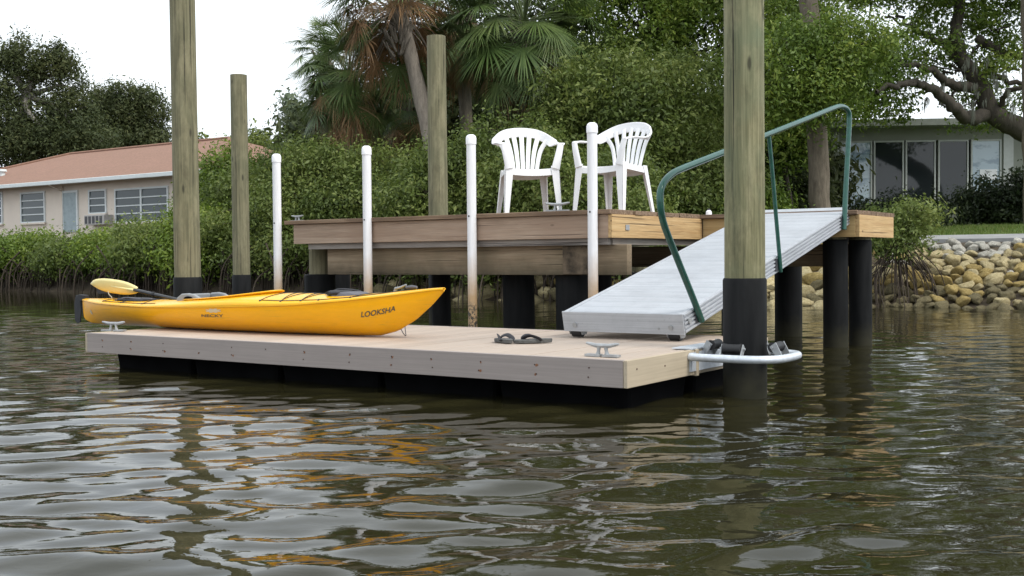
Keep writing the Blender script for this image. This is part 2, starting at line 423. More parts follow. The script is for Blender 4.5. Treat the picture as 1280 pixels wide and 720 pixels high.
def leafmat(name, c0, c1, c2, rough=.5, trans=.38):
    c0, c1, c2 = [tuple(x * k_ for x in c) for c, k_ in ((c0, 1.35), (c1, 1.22), (c2, 1.08))]
    t = NT(name); at = t.n('Attribute'); at.attribute_name = 'tint'
    c = t.ramp(at.outputs['Fac'], [(0.0, c0), (.55, c1), (1.0, c2)])
    t.set(c, rough, 0, Specular_IOR_Level=.35)
    tr = t.n('BsdfTranslucent'); t.l(c, tr.inputs[0]); mxs = t.n('MixShader'); mxs.inputs[0].default_value = trans
    t.l(t.b.outputs[0], mxs.inputs[1]); t.l(tr.outputs[0], mxs.inputs[2]); t.l(mxs.outputs[0], t.out.inputs['Surface'])
    return t.m
ground()

# ------------------------------------------------------------------ floating dock
ZF = .27; FL = 4.54; FW = 1.87
fd = dthing('floating_dock', -FL / 2, FW / 2, 0, 'low floating dock with pinkish tan composite decking carrying the yellow kayak', 'floating dock')
OX, OY = -FL / 2, FW / 2
def T(mb): mb.M = Matrix.Translation((-OX, -OY, 0)); return mb
def poly_clip(x0, x1, y0, y1): return x0, x1
# decking boards run across the dock (along y), each 0.14 wide with a gap
mb = T(MB()); w = .1395; x = -FL + .012
while x < -.01:
    xe = min(x + w, -.012); dz = random.uniform(-.0012, .0012)
    mb.box(x, xe - .009, .012, FW - .012, ZF - .03 + dz, ZF - .002 + dz); x += w
mb.build('decking', M['comp_deck'], fd, bevel=.003)
T(MB()).box(-FL, 0, -.022, .008, ZF - .142, ZF + .002).build('front_fascia', M['comp_front'], fd, bevel=.003)
mb = T(MB()); mb.box(.002, .026, -.022, .77, ZF - .142, ZF + .001); mb.box(.002, .022, .806, FW + .02, ZF - .142, ZF - .001); mb.build('side_fascia', M['comp_side'], fd, bevel=.003)
T(MB()).box(.003, .040, .772, .804, ZF - .150, ZF + .003).build('side_fascia_joint', M['comp_side'], fd, bevel=.003)
T(MB()).box(-FL - .026, -FL - .002, -.02, FW + .02, ZF - .142, ZF).build('side_fascia', M['comp_side'], fd, bevel=.003)
T(MB()).box(-FL, 0, FW - .008, FW + .022, ZF - .142, ZF - .001).build('rear_fascia', M['comp_front'], fd, bevel=.003)
mb = T(MB())
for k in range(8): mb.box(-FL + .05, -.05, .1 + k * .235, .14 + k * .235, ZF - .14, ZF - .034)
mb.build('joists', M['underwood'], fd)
# black float tubs
for i in range(5):
    x0 = -FL + .10 + i * .885
    for y0, y1 in ((.20, .86), (1.0, 1.70)):
        mb = T(MB()); mb.prism([(x0, y0, -.16), (x0 + .80, y0, -.16), (x0 + .80, y1, -.16), (x0, y1, -.16)], [(x0 - .03, y0 - .03, .125), (x0 + .83, y0 - .03, .125), (x0 + .83, y1 + .03, .125), (x0 - .03, y1 + .03, .125)])
        mb.build('float_tub', M['float_black'], fd, bevel=.03)
# screws and rust blooms on the front face
random.seed(3)
def disc(mbx, cx, cy, cz, r, axis='y', th=.002, n=9, jag=0):
    ring = [(math.cos(2 * math.pi * k / n) * r * (1 + random.uniform(-jag, jag)), math.sin(2 * math.pi * k / n) * r * (1 + random.uniform(-jag, jag))) for k in range(n)]
    if axis == 'y': A = [(cx + p, cy, cz + q) for p, q in ring]; B = [(cx + p, cy - th, cz + q) for p, q in ring]
    elif axis == 'x': A = [(cx, cy + p, cz + q) for p, q in ring]; B = [(cx + th, cy + p, cz + q) for p, q in ring]
    else: A = [(cx + p, cy + q, cz) for p, q in ring]; B = [(cx + p, cy + q, cz + th) for p, q in ring]
    mbx.prism(A, B)
for i in range(13):
    x = -FL + .2 + i * .345 + random.uniform(-.03, .03)
    for z in (ZF - .045, ZF - .095):
        if random.random() < .85:
            mb = T(MB()); disc(mb, x + random.uniform(-.01, .01), -.0222, z, .0042); mb.build('screw', M['screw'], fd)
            if random.random() < .6:
                mb = T(MB()); disc(mb, x + random.uniform(-.006, .01), -.0221, z - random.uniform(0, .008), random.uniform(.005, .009), th=.0006, n=11, jag=.5); mb.build('rust_mark', M['rust'], fd)
for y, z in ((.08, ZF - .05), (.4, ZF - .06), (.7, ZF - .05)): mb = T(MB()); disc(mb, .0262, y, z, .005, 'x'); mb.build('screw', M['screw'], fd)
def cleat(parent, ox, oy, x, y, z, L=.22, rz=0, mat='galv', s=1.0):
    mb = MB(); mb.M = Matrix.Translation((x - ox, y - oy, z)) @ Matrix.Rotation(rz, 4, 'Z') @ Matrix.Scale(s, 4)
    for q in (-1, 1):
        mb.box(q * .055 - .045, q * .055 + .045, -.022, .022, 0, .012)
        mb.tube([(q * .028, 0, .008), (q * .024, 0, .03), (q * .02, 0, .055)], [.014, .009, .012], 8)
    mb.tube([(-L / 2, 0, .070), (-L / 2 + .02, 0, .066), (-.04, 0, .058), (.04, 0, .058), (L / 2 - .02, 0, .066), (L / 2, 0, .070)], [.006, .0095, .012, .012, .0095, .006], 8)
    return smooth_angle(mb.build('cleat', M[mat], parent))
pc = inv(Wz(752, 446, ZF)); cleat(fd, OX, OY, pc.x, pc.y + .01, ZF + .001, .2)
pc = inv(Wz(142, 414, ZF)); cleat(fd, OX, OY, pc.x, pc.y, ZF + .001, .2, .3)
# pile guide hoop on the right side
PX, PY = .257, .95
hp = MB(); T(hp)
zc = ZF - .035
hp.box(.028, .036, .70, 1.18, ZF - .12, ZF - .012)
hp.box(-.10, .03, .74, 1.14, ZF + .003, ZF + .010)
hp.tube(curve_pts([(.03, .70, zc), (.20, .685, zc), (.40, .70, zc), (.50, .77, zc), (.525, .87, zc), (.525, 1.03, zc), (.50, 1.13, zc), (.40, 1.20, zc), (.20, 1.215, zc), (.03, 1.20, zc)], 6), .0225, 12)
hoop = smooth_angle(hp.build('pile_guide', M['galv_blue'], fd))
for (x, y, ex, ey) in ((.07, .95, 0, 1), (.257, .775, 1, 0), (.445, .95, 0, 1), (.257, 1.125, 1, 0)):
    mb = T(MB())
    for q in (-1, 1):
        cx, cy = x + ex * q * .062, y + ey * q * .062
        ox_ = .03 if (x < .1) else (-.0 if ex else 0)
        if ex: A = [(cx - .004, y - (.05 if y < .95 else -.05), zc - .01), (cx - .004, y, zc + .075), (cx - .004, y + (.02 if y < .95 else -.02), zc + .05), (cx - .004, y - (.02 if y < .95 else -.02), zc - .01)]; B = [(p[0] + .008, p[1], p[2]) for p in A]
        else:
            sx = -1 if x < .2 else 1
            A = [(x + sx * .07, cy - .004, zc - .01), (x + sx * .02, cy - .004, zc + .085), (x - sx * .015, cy - .004, zc + .06), (x + sx * .03, cy - .004, zc - .01)]; B = [(p[0], p[1] + .008, p[2]) for p in A]
        mb.prism(A, B)
    if ex: mb.tube([(x - .075, y, zc + .05), (x + .075, y, zc + .05)], .007, 8)
    else: mb.tube([(x, y - .075, zc + .055), (x, y + .075, zc + .055)], .007, 8)
    mb.build('roller_bracket', M['galv'], hoop)
for (x, y, ex, ey) in ((.07, .95, 0, 1), (.257, .775, 1, 0), (.445, .95, 0, 1), (.257, 1.125, 1, 0)):
    mb = T(MB()); z = zc + (.05 if ex else .055)
    mb.tube([(x - ex * .055, y - ey * .055, z), (x - ex * .03, y - ey * .03, z), (x + ex * .03, y + ey * .03, z), (x + ex * .055, y + ey * .055, z)], [.03, .026, .026, .03], 14)
    smooth_angle(mb.build('roller', M['rubber'], hoop))

# ------------------------------------------------------------------ mooring piles
def piling(px, Y, dia, ztop, zs, label, mat='pile', lean=(0, 0), P=None):
    if P is None: P = W(px, 350, Y)
    e = empty('mooring_piling', (P.x, P.y, 0), random.uniform(0, 6), label, 'piling', 'tall wooden mooring pilings around the docks')
    n = 28; V = []; zz = [-1.2, zs - .02] + [zs + (ztop - zs) * k / 14 for k in range(0, 15)]
    seed = random.uniform(0, 50)
    for z in zz:
        r = dia / 2 * (1 - .045 * max(z, 0) / 3)
        for k in range(n):
            a = 2 * math.pi * k / n
            rr = r * (1 + .025 * noise.noise(Vector((math.cos(a) * 1.2 + seed, math.sin(a) * 1.2, z * .5))) + .012 * noise.noise(Vector((math.cos(a) * 6, math.sin(a) * 6 + seed, z * .3))))
            V.append((rr * math.cos(a) + lean[0] * z, rr * math.sin(a) + lean[1] * z, z))
    m_ = len(zz); Fc = [(i * n + k, i * n + (k + 1) % n, (i + 1) * n + (k + 1) % n, (i + 1) * n + k) for i in range(m_ - 1) for k in range(n)] + [tuple((m_ - 1) * n + k for k in range(n))]
    o = link('pole', V, Fc, M[mat], e, True); smooth_angle(o)
    mb = MB(); rs = dia / 2 + .008
    mb.tube([(0, 0, -1.2), (lean[0] * .3, lean[1] * .3, .3), (lean[0] * zs, lean[1] * zs, zs), (lean[0] * zs, lean[1] * zs, zs + .012)], [rs, rs, rs, rs - .006], 32)
    smooth_angle(mb.build('sleeve', M['sleeve'], e))
    return e
gp = D(PX, PY)
piling(0, 0, .232, 3.4, .665, 'thick greenish foreground piling held by the roller hoop beside the ramp', 'pile_green', (.002, 0), gp)
piling(235, 9.9, .232, 4.0, .645, 'tall piling rising out of the frame behind the kayak seat', 'pile', (-.004, 0))
piling(302, 14.6, .225, 3.22, .60, 'shorter flat topped piling standing right of the tall one behind the kayak', 'pile', (0, 0))
pg = piling(549, 14.0, .25, 3.58, .60, 'pale tan piling behind the raised dock near the leaning palm', 'pile', (-.004, 0))

# ------------------------------------------------------------------ raised fixed dock
ZU = 1.188; UX = -1.685; UY = 2.79; UL = 3.56; RY = 4.50; XR = onY(1069, 283, 4.50).x; BY = onX(1112, 284, XR).y
ud = dthing('raised_dock', UX - 1.5, UY + 1, 0, 'raised timber dock on black sleeved pilings carrying two white chairs', 'dock')
UOX, UOY = UX - 1.5, UY + 1
def TU(mb): mb.M = Matrix.Translation((-UOX, -UOY, 0)); return mb
mb = TU(MB()); y = UY - .03; random.seed(9)
while y < BY:
    xe = UX + .035 + random.uniform(-.012, .012) if y < RY - .10 else XR + .03
    mb.box(UX - UL - .10, xe, y, y + .134, ZU - .038, ZU + random.uniform(-.002, .002)); y += .141
mb.build('decking', M['deckwood'], ud, bevel=.004)
TU(MB()).box(UX - UL, UX, UY, UY + .038, ZU - .23, ZU - .039).build('front_fascia', M['fascia_old'], ud, bevel=.003)
TU(MB()).box(UX + .001, UX + .036, UY + .002, RY - .01, ZU - .23, ZU - .039).build('side_fascia', M['fascia_new'], ud, bevel=.003)
TU(MB()).box(UX - UL + .0, UX - UL + .036, UY + .04, BY, ZU - .23, ZU - .039).build('left_fascia', M['trim_grey_y'], ud, bevel=.003)
TU(MB()).box(UX - UL + .16, UX - .02, UY + .04, UY + .08, ZU - .285, ZU - .19).build('front_stringer', M['trim_grey'], ud, bevel=.003)
TU(MB()).box(UX - .04, UX - .002, UY + .085, RY, ZU - .285, ZU - .20).build('side_stringer', M['trim_grey_y'], ud, bevel=.003)
TU(MB()).box(UX + .037, XR, RY - .0, RY + .038, ZU - .23, ZU - .039).build('landing_fascia', M['fascia_new_x'], ud, bevel=.003)
TU(MB()).box(XR + .001, XR + .037, RY + .002, BY, ZU - .23, ZU - .039).build('right_fascia', M['fascia_new'], ud, bevel=.003)
xl = onY(413, 330, UY + .16).x; xr = onY(787, 330, UY + .16).x
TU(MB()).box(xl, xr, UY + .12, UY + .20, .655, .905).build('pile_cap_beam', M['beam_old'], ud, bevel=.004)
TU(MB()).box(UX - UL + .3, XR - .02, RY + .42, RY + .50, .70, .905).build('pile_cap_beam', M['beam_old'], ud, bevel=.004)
print('XR', XR, BY)
TU(MB()).box(onY(705, 330, UY + .12).x, onY(738, 330, UY + .12).x, UY + .095, UY + .118, .66, .90).build('rotten_pile_top', M['rotten'], ud, bevel=.006)
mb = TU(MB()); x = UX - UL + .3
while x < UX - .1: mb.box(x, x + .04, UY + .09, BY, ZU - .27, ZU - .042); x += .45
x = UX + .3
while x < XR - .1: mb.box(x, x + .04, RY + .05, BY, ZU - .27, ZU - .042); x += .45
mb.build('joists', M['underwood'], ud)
def upile(x, y, dia, sl_, zs=.62, ztop=.95, mat='pile'):
    mb = MB(); mb.M = Matrix.Translation((x - UOX, y - UOY, 0))
    mb.tube([(0, 0, -.9), (0, 0, 0), (0, 0, ztop)], dia / 2, 20)
    o = smooth_angle(mb.build('piling', M[mat], ud))
    mb = MB(); mb.M = Matrix.Translation((x - UOX, y - UOY, 0))
    mb.tube([(0, 0, -.9), (.005, 0, .2), (0, 0, zs), (0, 0, zs + .01)], [sl_ / 2, sl_ / 2, sl_ / 2, sl_ / 2 - .008], 24)
    smooth_angle(mb.build('sleeve', M['sleeve'], o))
p = onY(400, 360, UY + .34); upile(p.x, p.y, .21, .31, .645)
p = onY(716, 360, UY + .34); upile(p.x, p.y, .22, .30, .65)
p = onY(648, 360, UY + .55); upile(p.x, p.y, .22, .29, .66)
p = onY(551, 360, UY + .75); upile(p.x, p.y, .17, .19, .66)
p = onY(424, 360, UY + 1.6); upile(p.x, p.y, .20, .25, .65)
p = onY(750, 360, UY + 1.4); upile(p.x, p.y, .20, .22, .66)
for px in (1044, 1075): p = onY(px, 350, RY + (.12 if px == 1044 else .42)); upile(p.x, p.y, .19, .215 if px == 1044 else .20, .93, 1.0)
p = onY(985, 350, RY + 1.2); upile(p.x, p.y, .22, .27, .85, .95)
p = onY(800, 350, RY + 1.6); upile(p.x, p.y, .2, .24, .62)
p = onY(915, 350, RY + 1.9); upile(p.x, p.y, .2, .24, .62)
pc = onY(378, 277, UY + .25); cleat(ud, UOX, UOY, pc.x + .02, UY + .16, ZU + .002, .2, 0, s=.8)
pc = onY(700, 266, UY + .12); cleat(ud, UOX, UOY, pc.x, UY + .08, ZU + .002, .22, .15)
pc = onX(862, 265, UX - .1)
mb = TU(MB()); mb.box(UX + .0365, UX + .044, onX(779, 290, UX).y - .03, onX(779, 290, UX).y + .03, ZU - .165, ZU - .12); mb.build('metal_plate', M['galv'], ud)
# small white post cap on the deck by the ramp
e = dthing('post_cap', onX(886, 262, UX - .1).x, onX(886, 262, UX - .1).y, ZU, 'small white cap standing on raised dock edge just left of the green piling', 'cap')
mb = MB(); mb.tube([(0, 0, 0), (0, 0, .045), (0, 0, .06)], [.03, .028, .015], 12); mb.M = Matrix.Identity(4)
cpo = smooth_angle(mb.build('cap_body', M['pvc_cap'], e))
mb = MB(); mb.tube([(0, 0, .055), (0, 0, .075)], .012, 10); mb.build('cap_knob', M['bolt'], e)

# white guide pipes
plabs = ['leftmost white pipe standing at the left end of the raised dock', 'white pipe standing behind the kayak bow, second from left',
         'white pipe with barnacles near its foot left of the chairs', 'tallest looking white pipe, standing in front of the right chair']
for (pxx, top, yoff), lb in zip(((347, 192, -.045), (459.5, 182, -.045), (590, 168, -.045), (741, 153, -.045)), plabs):
    p = onY(pxx, 300, UY + yoff); zt = onY(pxx, top, UY + yoff).z
    e = dthing('guide_pipe', p.x, p.y, 0, lb, 'pipe', 'white plastic guide pipes along the raised dock')
    mb = MB(); r = .041; mb.tube([(0, 0, -.9), (0, 0, .2), (0, 0, .5), (0, 0, .9), (0, 0, zt - .05)], r, 20); smooth_angle(mb.build('pipe', M['pvc'], e))
    mb = MB(); mb.tube([(0, 0, zt - .085), (0, 0, zt - .03), (0, 0, zt - .012), (0, 0, zt - .002), (0, 0, zt)], [r + .005, r + .005, r - .002, r * .6, .004], 20); smooth_angle(mb.build('cap', M['pvc_cap'], e), 50)
    mb = MB(); mb.tube([(0, -r - .006, ZU - .02), (0, r + .004, ZU - .02)], .008, 8); mb.build('bolt', M['bolt'], e)

# ------------------------------------------------------------------ ramp
RXr, RXl = -.2875, -1.161; RY0, RY1 = 1.267, 4.493; RZ0, RZ1 = .443, 1.192
rp = dthing('ramp', (RXr + RXl) / 2, RY0, ZF, 'silver aluminium gangway ramp sloping from floating dock up to raised dock', 'ramp')
slope = math.atan2(RZ1 - RZ0, RY1 - RY0); RLEN = math.hypot(RZ1 - RZ0, RY1 - RY0)
RM = Matrix.Translation((0, 0, RZ0 - ZF)) @ Matrix.Rotation(slope, 4, 'X')
hw = (RXr - RXl) / 2
def TR(mb): mb.M = RM.copy(); return mb
mb = TR(MB()); n = 25
for k in range(n):
    y0 = .03 + k * (RLEN - .06) / n; mb.box(-hw + .03, hw - .03, y0, y0 + (RLEN - .06) / n - .004, -.025, -.004)
mb.build('tread', M['alu_deck'], rp, bevel=.002)
mb = TR(MB())
for s in (-1, 1):
    x0, x1 = sorted((s * hw, s * (hw - .030)))
    mb.box(min(x0, x1), max(x0, x1), 0, RLEN, -.13, 0)
    for k in range(5):                    # extruded ribs
        xa, xb = sorted((s * (hw + .0005), s * (hw + .010))); z = -.122 + k * .0262
        mb.box(xa, xb, 0, RLEN, z, z + .014)
mb.build('side_rail', M['alu_side'], rp, bevel=.002)
mb = TR(MB()); mb.box(-hw - .006, hw + .004, -.014, -.001, -.132, .003); mb.build('end_plate', M['alu_end'], rp, bevel=.002)
mb = TR(MB())
for x in (-hw + .085, hw - .085): mb.tube([(x, -.022, -.085), (x, -.012, -.085)], .016, 12)
mb.tube([(hw - .17, -.018, -.095), (hw - .17, -.012, -.095)], .007, 8)
mb.tube([(hw + .008, .06, -.06), (hw + .02, .06, -.06)], .018, 12)
smooth_angle(mb.build('bolt', M['galv'], rp))
for x in (-hw + .07, hw - .08):
    mb = MB(); zc_ = .035
    mb.tube([(x - .035, .07, zc_), (x + .035, .07, zc_)], .034, 18); w_ = smooth_angle(mb.build('wheel', M['rubber'], rp))
    mb = MB()
    for q in (-1, 1): mb.prism([(x + q * .045 - .003, .02, .06), (x + q * .045 - .003, .14, .09), (x + q * .045 - .003, .10, .02), (x + q * .045 - .003, .045, .018)], [(x + q * .045 + .003, .02, .06), (x + q * .045 + .003, .14, .09), (x + q * .045 + .003, .10, .02), (x + q * .045 + .003, .045, .018)])
    mb.build('wheel_bracket', M['galv'], w_)
mb = TR(MB()); mb.box(-hw + .05, hw - .05, RLEN - .02, RLEN + .10, -.012, .004)
mb.build('hinge_plate', M['alu_end'], rp, bevel=.002)
# handrail: bent green tube in the plane of the right rail
xr_ = RXr + .028; ox, oy = (RXr + RXl) / 2, RY0
def rr(px, py): q = onX(px, py, xr_); return (q.x - ox, q.y - oy, q.z - ZF)
path = [rr(877, 401), rr(866, 372), rr(846, 322), rr(829, 277), rr(825, 246), rr(829, 230), rr(838, 219), rr(852, 211), rr(900, 192), rr(960, 168), rr(1010, 148), rr(1042, 135), rr(1052, 133), rr(1059, 137), rr(1061.5, 148), rr(1060, 185), rr(1057, 240), rr(1055, 287)]
mb = MB(); mb.tube(curve_pts(path, 5), .0215, 12); smooth_angle(mb.build('handrail', M['green_paint'], rp), 60)
mb = MB(); mb.tube([rr(961, 170), rr(964, 200), rr(976, 340)], .015, 10); smooth_angle(mb.build('rail_post', M['green_paint'], rp), 60)
for q in (rr(875, 393), rr(974, 330), rr(1055, 278)):
    mb = MB(); mb.box(q[0] - .03, q[0] - .012, q[1] - .03, q[1] + .035, q[2] - .05, q[2] + .04)
    mb.build('rail_bracket', M['bolt'], rp)

# ------------------------------------------------------------------ plastic chairs
def make_chair(loc, rz, label):
    e = empty('plastic_chair', loc, rz, label, 'chair', 'white plastic armchairs on the raised dock')
    mat = M['chair']                       # front is -y
    # seat: curved shell with a turned down apron
    n = 10; V = []
    for j in range(n + 1):
        for i in range(n + 1):
            u_, v_ = i / n * 2 - 1, j / n * 2 - 1
            x = u_ * (.235 - .03 * (v_ * .5 + .5)); y = v_ * .225
            z = .425 - .018 * (1 - u_ * u_) - .012 * v_ + (-.018 * max(0, -v_ - .6) / .4)
            V.append((x, y, z))
    for j in range(n + 1):
        for i in range(n + 1): q = V[j * (n + 1) + i]; V.append((q[0], q[1], q[2] - .012))
    N = (n + 1) ** 2; Fc = []
    for j in range(n):
        for i in range(n):
            a = j * (n + 1) + i; Fc.append((a, a + 1, a + n + 2, a + n + 1)); Fc.append((N + a, N + a + n + 1, N + a + n + 2, N + a + 1))
    border = [i for i in range(n + 1)] + [j * (n + 1) + n for j in range(1, n + 1)] + [n * (n + 1) + i for i in range(n - 1, -1, -1)] + [j * (n + 1) for j in range(n - 1, 0, -1)]
    K = len(V)
    for b in border: q = V[b]; V.append((q[0] * 1.03, q[1] * 1.03, q[2] - .052))
    for k in range(len(border)):
        k2 = (k + 1) % len(border); Fc.append((border[k], K + k, K + k2, border[k2])); Fc.append((N + border[k], N + border[k2], K + k2, K + k))
    smooth_angle(link('seat', V, Fc, mat, e), 50)
    def leg(x0, y0, z0, x1, y1, w0, w1, sx, sy):
        # angle section: two thin tapered flanges
        mb = MB(); t = .007
        for (ax, ay) in ((1, 0), (0, 1)):
            A = []; B = []
            for (x, y, z, w, L) in ((x0, y0, z0, w0, A), (x1, y1, 0, w1, B)):
                if ax: L += [(x, y, z), (x - sx * w, y, z), (x - sx * w, y - sy * t, z), (x, y - sy * t, z)]
                else: L += [(x, y, z), (x, y - sy * w, z), (x - sx * t, y - sy * w, z), (x - sx * t, y, z)]
            mb.prism(A, B)
        mb.build('leg', mat, e, bevel=.002)
    leg(-.245, -.235, .44, -.265, -.265, .075, .042, -1, -1); leg(.245, -.235, .44, .265, -.265, .075, .042, 1, -1)
    leg(-.215, .225, .43, -.25, .30, .065, .038, -1, 1); leg(.215, .225, .43, .25, .30, .065, .038, 1, 1)
    # arms and back in one sweeping band
    half = [(.262, -.235, .630), (.280, -.15, .650), (.287, -.03, .655), (.285, .08, .668), (.268, .18, .70), (.225, .255, .750), (.15, .297, .790), (.07, .313, .806), (0, .318, .810)]
    pth = [(-x, y, z) for x, y, z in half] + half[-2::-1]
    P = curve_pts(pth, 4); nn = len(P)
    mb = MB(); V = []
    for i, q in enumerate(P):
        s = abs(i / (nn - 1) * 2 - 1)       # 1 at arm tips, 0 at the top of the back
        tang = (P[min(i + 1, nn - 1)] - P[max(i - 1, 0)]).normalized()
        out = Vector((q.x, max(0, q.y) * .9, 0)).normalized() if s < .98 else Vector((q.x, 0, 0)).normalized()
        k = max(0., min(1., (s - .40) / .30))     # arms lie flat, the back band stands up
        up_ = Vector((0, 0, 1)) * (1 - k) + out * k; up_ = (up_ - tang * up_.dot(tang)).normalized(); sd = tang.cross(up_).normalized()
        hw_ = .040 if k < .5 else .033; th = .007
        if s > .93: hw_ *= max(.4, 1 - (s - .93) / .07 * .45)
        cen = q - (Vector((0, 0, 1)) * .012) * (1 - k)
        V += [cen + up_ * hw_ + sd * th, cen + up_ * (hw_ + .004), cen + up_ * hw_ - sd * th, cen - up_ * hw_ - sd * th, cen - up_ * (hw_ + .004), cen - up_ * hw_ + sd * th]
    Fc = [(i * 6 + k, i * 6 + (k + 1) % 6, (i + 1) * 6 + (k + 1) % 6, (i + 1) * 6 + k) for i in range(nn - 1) for k in range(6)] + [tuple(range(6))[::-1], tuple((nn - 1) * 6 + k for k in range(6))]
    smooth_angle(link('arm_band', V, Fc, mat, e), 40)
    for s in (-1, 1):                       # front arm supports flow into the front legs
        mb = MB(); mb.tube(curve_pts([(s * .212, -.238, .415), (s * .226, -.238, .48), (s * .245, -.236, .56), (s * .262, -.228, .634)], 4), [(.038 - .010 * i / 12, .012) for i in range(13)], 10, flat=(1, 0, 0))
        smooth_angle(mb.build('arm_support', mat, e), 50)
    for i in range(7):                      # fan of back slats
        u_ = (i - 3) / 3
        x0, x1 = u_ * .135, u_ * .235
        y1 = .318 - .075 * abs(u_) ** 2.2; z1 = .795 - .075 * abs(u_) ** 2.0
        mb = MB(); pts_ = curve_pts([(x0, .222, .405), (x0 * 1.02, .238, .47), (x0 * .55 + x1 * .42, .265 - .01 * abs(u_), .62), (x1, y1 - .004, z1)], 4)
        mb.tube(pts_, [(.0165 + .006 * k / 12, .0045) for k in range(13)], 8, flat=(1, 0, 0))
        smooth_angle(mb.build('back_slat', mat, e), 50)
    return e
p = W(660, 266, 10.25); make_chair((p.x, p.y, ZU + .001), R_(10), 'white slatted plastic chair on the left, between two white pipes')
p = W(767, 262, 9.95); make_chair((p.x, p.y, ZU + .001), R_(-38), 'white slatted plastic chair on the right, half behind the pipe')

# ------------------------------------------------------------------ kayak
KL = 3.93; KX, KY = -5.68, .73
kk = dthing('kayak', KX, KY, ZF, 'long yellow sea kayak lying on the floating dock, bow to the right', 'kayak')
def lerp(pts, t):
    for (a, p), (b, q) in zip(pts, pts[1:]):
        if t <= b:
            s = (t - a) / (b - a); s = s * s * (3 - 2 * s) if False else s
            return p + (q - p) * s
    return pts[-1][1]
def smo(pts, t, h=.02): return (lerp(pts, max(0, t - h)) + lerp(pts, t) + lerp(pts, min(1, t + h))) / 3
kw = lambda t: .292 * (max(0., 1 - abs((t - .47) / .47) ** 2.3) if t < .47 else max(0., 1 - ((t - .47) / .53) ** 2.0)) ** .92 + .008
kkeel = lambda t: lerp([(0, .06), (.008, .03), (.03, .008), (.08, .0), (.8, .0), (.86, .008), (.90, .045), (.94, .125), (.975, .225), (1, .315)], t)
ksheer = lambda t: smo([(0, .205), (.1, .185), (.3, .175), (.5, .19), (.7, .215), (.8, .245), (.9, .285), (1, .335)], t)
kridge = lambda t: smo([(0, .212), (.06, .215), (.12, .222), (.3, .215), (.36, .225), (.45, .250), (.56, .278), (.66, .288), (.75, .282), (.85, .292), (.93, .318), (1, .34)], t)
def hull_pt(t, ph, side):                 # ph 0 at the keel, 1 at the sheer
    k, s, w_ = kkeel(t), ksheer(t), kw(t)
    vee = min(1, abs(t - .5) * 2) ** 2
    y = w_ * (math.sin(ph * math.pi / 2) ** (.62 + .55 * vee)) * (1 + .0 * ph)
    z = k + (s - k) * (.25 * ph + .75 * (1 - math.cos(ph * math.pi / 2)) ** (1.0 - .25 * vee))
    return Vector((t * KL, side * y, z))
NT_, NP = 80, 12
ts = [0.5 - .5 * math.cos(math.pi * i / NT_) * (1) for i in range(NT_ + 1)]
ts = [(.55 * (i / NT_) + .45 * q) for i, q in enumerate(ts)]
V = []; row = 2 * NP + 1
for t in ts:
    for j in range(-NP, NP + 1): V.append(hull_pt(t, abs(j) / NP, -1 if j < 0 else 1))
Fc = [(i * row + j, i * row + j + 1, (i + 1) * row + j + 1, (i + 1) * row + j) for i in range(NT_) for j in range(row - 1)] + [tuple(range(row)), tuple(NT_ * row + j for j in range(row))[::-1]]
link('hull', V, Fc, M['yellow_hull'], kk, True)
CT, CHL, CHW = .475, .125, .205              # cockpit centre, half length (t), half width (m)
def deck_pt(t, q):                        # q -1..1 across
    w_ = kw(t) + .004; s, r = ksheer(t) + .001, kridge(t)
    f = (math.cos(abs(q) * math.pi / 2)) ** (.75 - .35 * math.exp(-((t - .5) / .16) ** 2)) if abs(q) < 1 else 0
    return Vector((t * KL, q * w_, s + (r - s) * f))
ND = 16; V = []; row = 2 * ND + 1
for t in ts:
    for j in range(-ND, ND + 1): V.append(deck_pt(t, j / ND))
Fc = []
for i in range(NT_):
    for j in range(row - 1):
        c = (V[i * row + j] + V[(i + 1) * row + j + 1]) / 2
        if ((c.x / KL - CT) / CHL) ** 2 + (c.y / CHW) ** 2 < 1: continue
        Fc.append((i * row + j, i * row + j + 1, (i + 1) * row + j + 1, (i + 1) * row + j))
dk = link('deck', V, Fc, M['yellow_deck'], kk, True)
sd_ = dk.modifiers.new('thick', 'SOLIDIFY'); sd_.thickness = .005; sd_.offset = -1
mb = MB()                                   # rolled seam along the sheer
for s in (-1, 1): mb.tube([hull_pt(t, 1, s) + Vector((0, s * .003, 0)) for t in ts], .0055, 6)
mb.build('seam', M['yellow_deck'], dk, True)
def ell(a, k=1.0, dz=0.0, lift=True):
    t = CT + CHL * k * math.cos(a); y = CHW * k * math.sin(a)
    base = deck_pt(t, max(-1, min(1, y / (kw(t) + .004)))).z
    return Vector((t * KL, y, base + dz))
V = []; NE = 48
prof = [(.985, -.02), (1.0, .014), (1.02, .024), (1.07, .028), (1.09, .022), (1.07, .016), (1.03, .012), (1.04, -.02)]
for k in range(NE):
    a = 2 * math.pi * k / NE
    for (kk_, dz) in prof: V.append(ell(a, kk_, dz * (.75 + .25 * math.cos(a)) + .003 * max(0, math.cos(a)) ** 3))
m_ = len(prof); Fc = [(k * m_ + j, k * m_ + (j + 1) % m_, ((k + 1) % NE) * m_ + (j + 1) % m_, ((k + 1) % NE) * m_ + j) for k in range(NE) for j in range(m_)]
link('cockpit_coaming', V, Fc, M['yellow_deck'], kk, True)
V = [ell(2 * math.pi * k / NE, .98, 0) for k in range(NE)] + [Vector((q.x, q.y * .95, .04)) for q in [ell(2 * math.pi * k / NE, .9, 0) for k in range(NE)]]
link('cockpit_liner', V, [(k, (k + 1) % NE, NE + (k + 1) % NE, NE + k) for k in range(NE)] + [tuple(range(NE, 2 * NE))], M['float_black'], kk, True)
